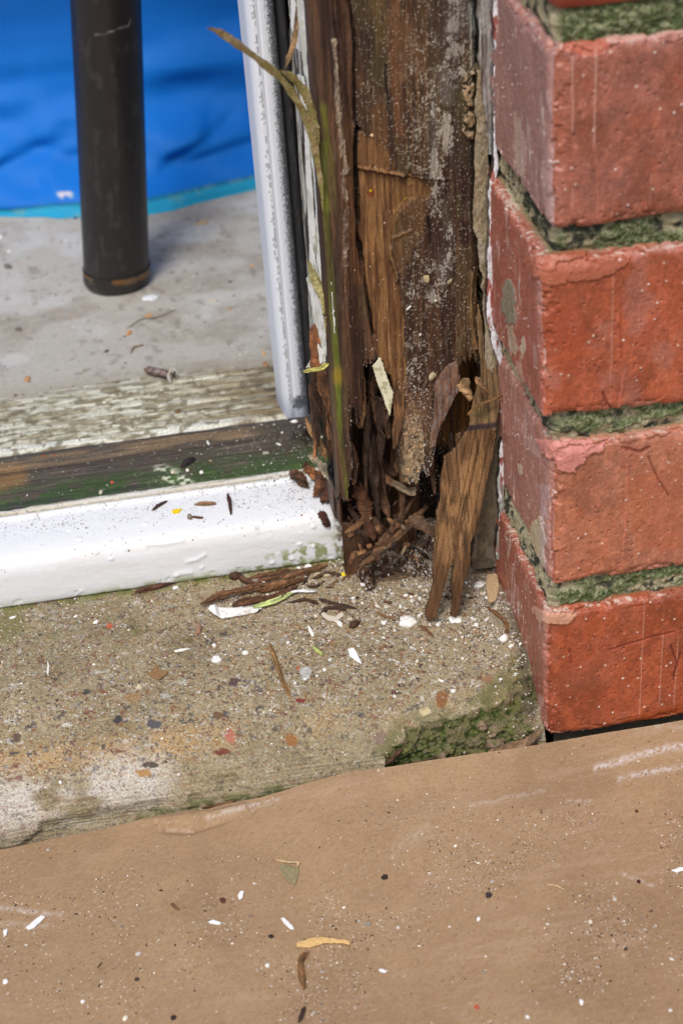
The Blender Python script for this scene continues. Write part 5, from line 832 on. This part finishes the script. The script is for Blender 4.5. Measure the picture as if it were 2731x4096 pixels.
def flakeD(key, poly, th, col, label, seed, tilt=(0, 0, 0), name="paint_flake", cat="paint flake", mat='flake', group=None, lift=.3, rag=.12):
    cx, cy = np.mean([p[0] for p in poly]), np.mean([p[1] for p in poly]); p, n = pick(key, cx, cy); n = n+np.array(tilt); n /= np.linalg.norm(n)
    o = slabD(name, poly, p+n*(lift+th), n, (0, 1, .2), .22, th, M[mat], np.asarray(col, float), lambda u, v: .25*(fbm(u*.4, v*.4, 0, seed, 2)-.5), None, rag, seed); return tag(o, label, cat, group)
flakeD('step', [(799, 1490), (812, 1487), (820, 1500), (831, 1524), (818, 1518), (803, 1506)], .35, (244, 244, 242), "clean white rectangular paint flake on open concrete in the centre", 940, group=FL)
flakeD('step', [(706, 1436), (711, 1438), (722, 1460), (717, 1463), (710, 1450)], .3, (236, 236, 230), "narrow upright white paint sliver left of the curled bark chip", 941, group=FL)
flakeD('step', [(400, 1493), (418, 1489), (438, 1489), (420, 1495), (402, 1497)], .3, (236, 234, 226), "thin flat white sliver on the left middle of the concrete", 942, group=FL)
flakeD('step', [(110, 1515), (114, 1528), (112, 1552), (108, 1545)], .3, (228, 226, 218), "tiny upright white sliver at the far left of the concrete", 943, group=FL)
flakeD('step', [(868, 1282), (874, 1286), (856, 1312), (847, 1330), (834, 1326), (846, 1308)], .5, (224, 224, 220), "twisted white paint shard pointing into the hollow", 944, tilt=(-.3, -.3, 0), lift=1.2, group=FL)
flakeD('heap', [(915, 1128), (940, 1138), (950, 1165), (935, 1170), (912, 1150)], .5, (196, 198, 200), "bluish white paint shard standing deep inside the hollow", 945, tilt=(-.4, -.8, 0), lift=1.5, group=FL)
flakeD('step', [(715, 1480), (724, 1486), (742, 1500), (738, 1504), (724, 1494)], .4, (176, 190, 104), "lime green speck of painted wood on the central concrete", 946, name="green_flake", cat="flake")
flakeD('step', [(782, 1315), (796, 1313), (798, 1320), (786, 1323)], .4, (238, 214, 20), "bright yellow crumb beside the nosing's lower right corner", 947, name="yellow_crumb", cat="crumb")
flakeD('step', [(1118, 1318), (1140, 1318), (1146, 1345), (1138, 1378), (1122, 1382), (1116, 1350)], 1.6, (186, 160, 124), "elongated beige stone leaning at the caulk between concrete and brick", 948, name="beige_stone", cat="stone", mat='concrete', lift=.5)
flakeD('step', [(898, 1262), (912, 1258), (918, 1268), (902, 1272)], .9, (204, 86, 60), "bright red brick crumb in the mouth of the hollow", 949, name="brick_crumb", cat="crumb", mat='concrete', lift=1.0)
flakeD('step', [(865+70, 1290), (970, 1276), (990, 1268), (1000, 1274), (985, 1290), (945, 1298)], 1.3, (190, 166, 132), "pale beige mortar lump behind the prongs of the splinter", 950, name="mortar_lump", cat="mortar lump", mat='mortar', lift=1.2)
flakeD('step', [(738, 1400), (752, 1412), (770, 1416), (785, 1404), (790, 1412), (772, 1426), (752, 1424), (738, 1412)], .6, (206, 196, 178), "broken ring of off-white paint near dark fibres", 951, group=FL)
lf = [(338, 1546), (352, 1538), (360, 1526), (366, 1538), (386, 1542), (378, 1552), (366, 1560), (350, 1556)]
flakeD('step', lf, .3, (140, 108, 74), "small brown dead leaf scrap on the concrete slope", 952, name="dead_leaf", cat="leaf", mat='splint', rag=.2)
onchip("grey_husk", 'step', 738, 1322, 3.4, 1.0, 1.0, (184, 172, 140), "striped beige seed husk above the dull fibre near the nosing", "husk", 953, rot=-.5, lump=.4, mat='splint')

# on the white nosing and the mouldy strip
onstick("wood_splinter", 'nosing', [(352, 1172, .1), (366, 1162, .2), (381, 1154, .1)], .7, .5, (62, 46, 38), "dark splinter on the nosing left of the yellow fleck", "splinter", 960)
onstick("wood_splinter", 'nosing', [(450, 1160, .1), (472, 1159, .3), (494, 1158, .1)], 1.1, .5, (130, 100, 70), "pale tan splinter lying level on the nosing top", "splinter", 961, taper=(.2, .4))
onstick("wood_splinter", 'nosing', [(524, 1140, .2), (528, 1158, .3), (531, 1180, .1)], .7, .6, (66, 42, 34), "dark upright splinter on the nosing right of the tan one", "splinter", 962)
onstick("wood_splinter", 'nosing', [(444, 1188, .2), (456, 1191, .3), (466, 1190, .1)], .5, .4, (96, 62, 42), "short brown splinter touching the grey stub on the nosing", "splinter", 963)
onchip("grey_stub", 'nosing', 436, 1190, 1.0, 1.7, 1.3, (128, 118, 104), "ribbed grey seed-like stub standing on the nosing", "seed", 964, lump=.5, mat='splint')
flakeD('nosing', [(394, 1172), (404, 1168), (418, 1168), (410, 1177), (398, 1178)], .3, (236, 204, 10), "yellow paint fleck on the white nosing", 965, name="yellow_fleck", cat="fleck")
CH_G = "brown rot chunks at the nosing's right end"
for i, (pts, w, col, lb) in enumerate([([(668, 1075, 1.8), (682, 1098, 1.6), (706, 1124, 1.2)], 2.4, (86, 60, 44), "dark blocky chunk of rotten wood on the nosing's back right corner"), ([(690, 1078, 2.8), (712, 1090, 2.6), (722, 1106, 2)], 1.6, (128, 84, 52), "orange brown flake resting on top of the blocky chunk"), ([(752, 1104, 1.6), (738, 1122, 1.8), (728, 1145, 1.0)], 1.9, (104, 70, 48), "upright brown chunk near the nosing's right end"), ([(764, 1118, 1.4), (756, 1140, 1.6), (746, 1158, 1.0)], 2.2, (82, 52, 38), "dark crumbling chunk at the very end of the nosing"), ([(738, 1180, .3), (744, 1192, .5), (752, 1206, .3)], 1.6, (74, 44, 34), "small dark chip below the crumbling chunks on the nosing"), ([(728, 1092, 2.0), (742, 1100, 2.4), (762, 1112, 2)], 1.3, (140, 96, 62), "tan shred bridging the two chunks"), ([(672, 1060, 1.5), (690, 1062, 1.8), (704, 1072, 1.2)], 1.7, (96, 60, 40), "reddish chip on the mouldy board behind the blocky chunk")]):
    onstick("rot_chunk", 'nosing', pts, w, w*.75, col, lb, "wood chunk", 970+i, CH_G, rough=.55, taper=(.7, .6))
o = stick("dusty_splinter", [at(718, 1050, 1, 118), at(742, 1075, 1, 112), at(765, 1105, 1, 104), at(786, 1132, 1, 96)], 1.5, 1.1, M['splint'], (150, 138, 116), None, seed=980, taper=(.9, .3), rough=.5, nrm=(0, -1, .5)); tag(o, "pale dusty splinter slanting from the mouldy board down to the post's foot", "splinter")
for i, (x, y, a, b, col, lb) in enumerate([(610, 1042, 1.5, 1.1, (176, 176, 160), "grey green crumb on the mouldy board left of the round hole"), (398, 1086, 1.2, .9, (206, 196, 170), "cream crumb on the mouldy board left of the white scar"), (463, 1085, 1.1, .8, (226, 224, 216), "white crumb right of the dark twig on the mouldy board"), (431, 1080, 1.0, .8, (232, 228, 220), "small white crumb just below the dark twig"), (570, 1103, 1.6, .9, (214, 212, 190), "pale chip at the front edge of the mouldy board"), (258, 1109, .9, .7, (196, 84, 56), "red crumb on the mouldy board at left"), (232, 1132, 1.4, .8, (190, 182, 160), "beige crumb on the mouldy board's front edge"), (478, 1018, 1.6, .5, (218, 220, 216), "white sliver on the brown middle of the sill board"), (640, 1022, 1.2, .5, (226, 226, 222), "white sliver beside the round hole in the sill board"), (676, 968, 1.6, .9, (232, 232, 230), "white chip at the foot of the plastic trim")]):
    onchip("board_crumb", 'wstrip', x, y, a, b, .7, col, lb, "crumb", 990+i, rot=.7*i, lump=.3, group="crumbs on the mouldy sill board")
onstick("dark_twig", 'wstrip', [(418, 1074, .3), (430, 1066, 1.2), (444, 1058, .8)], 1.0, .8, (52, 42, 46), "dark twig-like crumb on the green part of the sill board", "twig", 1001, rough=.5)
onchip("brown_crumb", 'grooved', 408, 948, 1.6, 2.4, 1.2, (120, 96, 70), "brown crumb on the pale grooved board", "crumb", 1002, lump=.4, mat='splint')

# screw with a painted head lying on the floor
hp = at(396, 862, 2, 62.0); tp = at(332, 848, 2, 60.2); sc = empty("rusty_screw", tp, "rusty screw with a white painted head lying on the concrete floor", "screw"); ax = (hp-tp)/np.linalg.norm(hp-tp); L = np.linalg.norm(hp-tp)
e1 = np.cross(ax, [0, 0, 1]); e1 /= np.linalg.norm(e1); e2 = np.cross(ax, e1)
tt = np.arange(0, L, .12); aa = np.linspace(0, 2*np.pi, 28); T, A = np.meshgrid(tt, aa, indexing='ij'); rad = 1.75*np.minimum(1, .15+T/3)+.32*np.abs(((T/1.3+A/(2*np.pi)) % 1)-.5)*2
P = tp+T[..., None]*ax+(rad*np.cos(A))[..., None]*e1+(rad*np.sin(A))[..., None]*e2; c = mix(full(T.shape, (112, 84, 66)), (70, 54, 48), ss(.4, .6, fbm(T*.8, A*2, 0, 1010, 3))); c = mix(c, (140, 132, 140), ss(.5, .65, fbm(T*.7, A*1.4, 0, 1011, 3))*.7); sheet("threaded_shank", P, c, M['tube'], sc)
rs = np.linspace(0, 1, 24); R_, A = np.meshgrid(rs, aa, indexing='ij'); rad = np.where(R_ < .35, 1.9+R_/.35*2.0, 3.9*(1-(R_-.35)/.65)); hh = np.where(R_ < .35, R_/.35*1.2, 1.2+.35*np.sqrt(np.clip(1-(rad/3.9)**2, 0, 1)))
P = hp+(hh-.8)[..., None]*ax+(rad*np.cos(A))[..., None]*e1+(rad*np.sin(A))[..., None]*e2; hc = full(R_.shape, (226, 224, 218)); qx, qy = rad*np.cos(A), rad*np.sin(A)
sl_m = (np.minimum(np.abs(qx*.8+qy*.6), np.abs(qy*.8-qx*.6)) < .75)*(rad < 2.5)*(R_ > .35); hc = mix(hc, (42, 46, 60), sl_m*1.0); hc = mix(hc, (150, 120, 80), ss(.55, .65, fbm(qx*.6, qy*.6, 0, 1012, 2))*.5); sheet("screw_head", P, hc, M['flake'], sc)
FG = "bits of litter on the floor behind the sill"
for i, (x, y, a, b, th, col, lb) in enumerate([(348, 684, 4.6, 3.2, .6, (222, 224, 228), "white smudge of plaster at the foot of the dark tube"), (463, 512, 4.4, 1.6, .5, (196, 160, 104), "tan wood chip on the floor near the blue sheet's hem"), (343, 725, 2.6, 1.2, .5, (206, 148, 84), "orange chip on the floor in front of the tube"), (298, 765, 2.2, 1.1, .8, (198, 132, 76), "small orange chip between tube and screw"), (66, 872, 2.4, 1.5, 1.0, (180, 134, 90), "rust brown chip on the floor at far left above the grooved board"), (608, 812, 2.6, .9, .5, (206, 164, 116), "tan chip on the floor beside the trim"), (609, 838, 2.2, 1.3, 1.0, (156, 116, 84), "brown chip at the floor edge beside the trim"), (18, 613, 2.6, 1.8, 1.4, (112, 104, 98), "grey stone on the floor at far left level with the tube's cap"), (42, 758, 1.9, 1.5, 1.2, (116, 108, 100), "grey crumb on the left floor, upper one of two"), (490, 690, 3.2, 1.6, .8, (190, 182, 166), "pale crumb on the floor right of the tube"), (1, 545, 1.8, 1.8, .8, (232, 232, 232), "white chip at the photo's left edge under the blue sheet"), (440, 940, .1, .1, .1, (0, 0, 0), None)]):
    if lb: onchip("floor_chip", 'floor', x, y, a, b, th, col, lb, "chip", 1020+i, rot=.3*i, lump=.2, group=FG)
onstick("thin_twig", 'floor', [(300, 812, .2), (308, 800, .5), (326, 794, .2)], .5, .4, (134, 120, 98), "thin curved twig on the floor above the screw", "twig", 1040)
onstick("thin_twig", 'floor', [(290, 755, .2), (330, 734, .4), (355, 732, .5), (402, 714, .2)], .4, .3, (136, 130, 118), "long thin twig on the floor right of the orange chips", "twig", 1041)

# on the cardboard
CG_ = "flakes and crumbs on the cardboard"
flakeD('card', [(640, 1985), (660, 1986), (680, 1990), (686, 1986), (686, 2002), (678, 2032), (664, 2028), (650, 2012)], .25, (142, 132, 98), "olive scrap of dry leaf on the cardboard below the step's centre", 1050, name="leaf_scrap", cat="leaf", mat='splint', rag=.08)
onstick("straw_bit", 'card', [(637, 1979, .5), (662, 1984, .7), (682, 1983, .6), (684, 1990, .4)], .4, .3, (206, 180, 134), "straw-coloured stalk bent over the olive leaf scrap", "straw", 1051)
flakeD('card', [(680, 2164), (700, 2158), (712, 2154), (735, 2151), (760, 2154), (804, 2160), (802, 2167), (770, 2163), (742, 2165), (716, 2173), (694, 2174), (682, 2172)], .7, (222, 184, 124), "long cream yellow wood chip on the lower cardboard", 1052, name="yellow_wood_chip", cat="wood chip", mat='splint', rag=.1)
onstick("wood_splinter", 'card', [(700, 2190, .2), (692, 2210, .3), (690, 2240, .4), (697, 2270, .2)], 1.1, .6, (118, 86, 54), "brown splinter hanging straight below the cream yellow chip on the cardboard", "splinter", 1053)
onstick("wood_splinter", 'card', [(697, 2316, .2), (694, 2330, .3), (690, 2347, .2)], .7, .5, (56, 42, 38), "dark splinter near the bottom edge of the cardboard", "splinter", 1054)
onstick("wood_splinter", 'card', [(395, 2078, .1), (402, 2083, .2), (411, 2090, .1)], .5, .4, (104, 74, 54), "small brown splinter on the cardboard left of the white flakes", "splinter", 1055)
onstick("wood_splinter", 'card', [(236, 2212, .1), (224, 2226, .2)], .4, .3, (110, 88, 60), "faint short splinter on the lower left cardboard", "splinter", 1056)
onstick("straw_bit", 'card', [(1256, 2034, .1), (1275, 2038, .3), (1293, 2046, .1)], .3, .2, (196, 172, 126), "pale straw on the right cardboard", "straw", 1057)
for i, (poly, lb) in enumerate([([(60, 2130), (72, 2118), (95, 2102), (105, 2105), (92, 2118), (80, 2130), (66, 2135)], "white leaf-shaped paint flake on the left cardboard"), ([(645, 2109), (652, 2107), (670, 2123), (676, 2132), (668, 2134), (654, 2122)], "white slanted paint flake above the cream yellow chip"), ([(546, 2057), (552, 2045), (560, 2046), (557, 2060), (550, 2066)], "small upright white flake on the middle cardboard"), ([(1540, 1998), (1555, 1993), (1572, 1990), (1570, 1998), (1552, 2003)], "white flake at the right edge of the cardboard"), ([(478, 2115), (492, 2112), (508, 2118), (505, 2123), (484, 2121)], "knobbly white flake left of the slanted one"), ([(8, 2136), (18, 2132), (17, 2146), (10, 2150)], "white flake at the far left edge of the cardboard")]):
    flakeD('card', poly, .35, (236, 236, 234), lb, 1060+i, group=CG_)
for i, (x, y, a, b, h, col, lb) in enumerate([(885, 2014, 1.7, 1.4, 1.2, (54, 42, 40), "dark brown crumb on the central cardboard right of the leaf scrap"), (1121, 2056, 1.6, 1.5, 1.3, (62, 54, 56), "speckled black crumb on the right cardboard"), (616, 2190-37, 0, 0, 0, None, None), (1463, 2025, 1.0, 1.0, .9, (70, 30, 30), "dark red bead on the right cardboard by the chalk mark"), (1463, 1863, .9, .8, .8, (80, 44, 34), "dark red bead high on the right cardboard"), (512, 2070, 2.0, 1.2, 1.0, (88, 58, 44), "brown crumb cluster on the cardboard left of the upright flake"), (617, 2216, 1.3, 1.2, 1.0, (230, 228, 222), "round white crumb left of the brown splinter below the yellow chip"), (625, 2152, 1.3, 1.0, 1.0, (54, 44, 42), "black crumb left of the slanted white flake"), (15, 2255, 1.3, 1.6, .8, (236, 236, 234), "white crumb on the lower left edge of the cardboard"), (315, 2250, 1.2, 1.1, .9, (70, 60, 56), "grey crumb on the lower left cardboard"), (1100, 2112, 1.4, 1.0, .9, (232, 230, 226), "white crumb pair's larger one below the speckled black crumb"), (1332, 2303, 1.7, 1.0, .8, (238, 238, 236), "bright white crumb at the lower right of the cardboard"), (1095, 2313, 1.2, 1.0, .8, (196, 92, 66), "orange red crumb at the bottom of the cardboard"), (1330, 2130, 0, 0, 0, None, None), (880, 2232, 1.8, 1.0, .8, (234, 234, 236), "white crumb below the cream yellow chip's right tip"), (1355, 2118, 1.2, 1.2, 1.0, (222, 212, 190), "cream bead on the right cardboard"), (320, 2350-160, 1.5, 1.2, .7, (190, 186, 182), "greyish crumb cluster on the left cardboard"), (190, 2300, 1.1, 1.0, .8, (232, 232, 230), "white crumb at the bottom left of the cardboard"), (290, 2338, 1.5, 1.3, .9, (226, 218, 196), "cream crumb at the bottom left edge"), (400, 2338, 1.5, 1.2, 1.0, (60, 48, 44), "dark crumb at the very bottom of the cardboard"), (1540, 2350-30, .8, .8, .6, (232, 232, 230), "white grain at the bottom right corner"), (1210, 2337, 1.3, 1.0, .8, (222, 220, 214), "white crumb at the bottom centre right"), (845, 2122, 1.4, 1.4, .9, (150, 144, 134), "grey crumb right of the slanted flake")]):
    if lb: onchip("card_crumb", 'card', x, y, a*.74, b*.74, h*.74, col, lb, "crumb", 1080+i, rot=.4*i, lump=.35, group=CG_, mat='grit')
# crumbs stuck on the post
for i, (x, y, a, b, col) in enumerate([(978, 640, 1.8, 1.3, (196, 180, 140)), (1031, 647, 1.3, .8, (170, 156, 126)), (991, 864, 1.3, 2.0, (206, 194, 160)), (938, 706, .5, 1.6, (228, 224, 216)), (855, 310, .6, .6, (220, 190, 150)), (964, 768, .6, .6, (220, 214, 200)), (735, 1005, .5, .5, (210, 214, 180)), (1000, 690, .7, .7, (200, 190, 170)), (787, 992, 1.2, .8, (150, 170, 80)), (803, 1128, .9, 1.2, (200, 206, 180))]):
    p, n = pick('post', x, y); chip("mortar_crumb", p-n*.1, n, a, b, .7, M['mortar'], col, .3*i, 1120+i, .3, 0, jamb)
# small torn bits filling the hollow and strewn in front of it
rnd = random.Random(31); 
where = ["left", "middle", "right"]
for i in range(46):
    x = rnd.uniform(800, 985); y = rnd.uniform(1130, 1290); a = rnd.uniform(-1.2, 1.2)+(1.57 if rnd.random() < .35 else 0); L = rnd.uniform(8, 34); yy = 95-(y-1130)/160*17
    dx, dy = math.cos(a)*L, math.sin(a)*L
    o = stick("rot_shred", [at(x-dx/2, y-dy/2, 1, yy), at(x, y, 1, yy-1.5), at(x+dx/2, y+dy/2, 1, yy-.5)], rnd.uniform(.35, 1.2), rnd.uniform(.25, .6), M['splint'], rnd.choice([(74, 52, 38), (96, 68, 46), (58, 42, 32), (122, 90, 60), (46, 34, 28), (140, 122, 98)]), None, seed=1200+i, sides=6, seg=12, rough=.5, nrm=(0, -1, .6))
    tag(o, "small shred of rotten wood jumbled on the crumb heap in the post's hollow foot", "wood shred", "small wood shreds on the crumb heap")
for i in range(34):
    x = rnd.gauss(690, 80) if i < 22 else rnd.uniform(820, 1130); y = (1352 if i < 22 else 1400)-.14*(x-690)+rnd.uniform(-16, 40); a = rnd.uniform(-1.0, .4); L = rnd.uniform(6, 22); dx, dy = math.cos(a)*L, math.sin(a)*L
    if not (470 < x < 1140): continue
    onstick("rot_shred", 'step', [(x-dx/2, y-dy/2, .1), (x, y, .35), (x+dx/2, y+dy/2, .1)], rnd.uniform(.3, .8), rnd.uniform(.2, .4), rnd.choice([(74, 52, 38), (96, 68, 46), (58, 42, 32), (118, 88, 58)]), "tiny shred of brown wood scattered on the step in front of the rotten post", "wood shred", 1260+i, "tiny wood shreds on the step", sides=6, seg=10, rough=.5)
for i in range(26):
    x = rnd.uniform(640, 1150); y = rnd.uniform(1330, 1560)-.1*(x-800)
    tag(chip("paint_crumb", rest('step', x, y), pick('step', x, y)[1], rnd.uniform(.35, .9), rnd.uniform(.3, .7), rnd.uniform(.2, .6), M['flake'], (232, 230, 224), rnd.random()*3, 1310+i, .3, 0, None, 9), "tiny white paint crumb sprinkled on the concrete before the rotten post", "paint crumb", "tiny white paint crumbs on the step")

rnd = random.Random(77)
for i in range(44):
    x = rnd.uniform(790, 1150); y = rnd.uniform(1296, 1450)-.06*(x-900)
    if 985 < x < 1060 and y < 1400: continue
    a = rnd.uniform(.5, 1.3); tag(chip("paint_crumb", rest('step', x, y), pick('step', x, y)[1], a, a*rnd.uniform(.5, 1), rnd.uniform(.3, .8), M['flake'], rnd.choice([(236, 234, 230), (214, 210, 200), (196, 186, 166)]), rnd.random()*3, 1400+i, .35, 0, None, 9), "small pale paint crumb strewn around the mouth of the post's hollow foot", "paint crumb", "pale paint crumbs at the mouth of the hollow")
scatter("fine_grit", 'post', 1500, (.14, .5, .55), [WHT, TAN, GRY], [50, 25, 25], 1450, lambda DX, DY, P: ss(60, 10, dline(DX, DY, [(950, 900), (975, 1000), (985, 1120)]))*(P[..., 1] < 112), "pale dust clinging to the crumbly crust above the hollow")
scatter("fine_grit", 'heap', 1500, (.18, .5, .7), [WHT, TAN, GRY], [50, 25, 25], 1451, lambda DX, DY, P: ss(70, 10, dline(DX, DY, [(960, 1130), (1000, 1230), (980, 1290)])), "white dust gathered on the right side of the wood crumb heap")
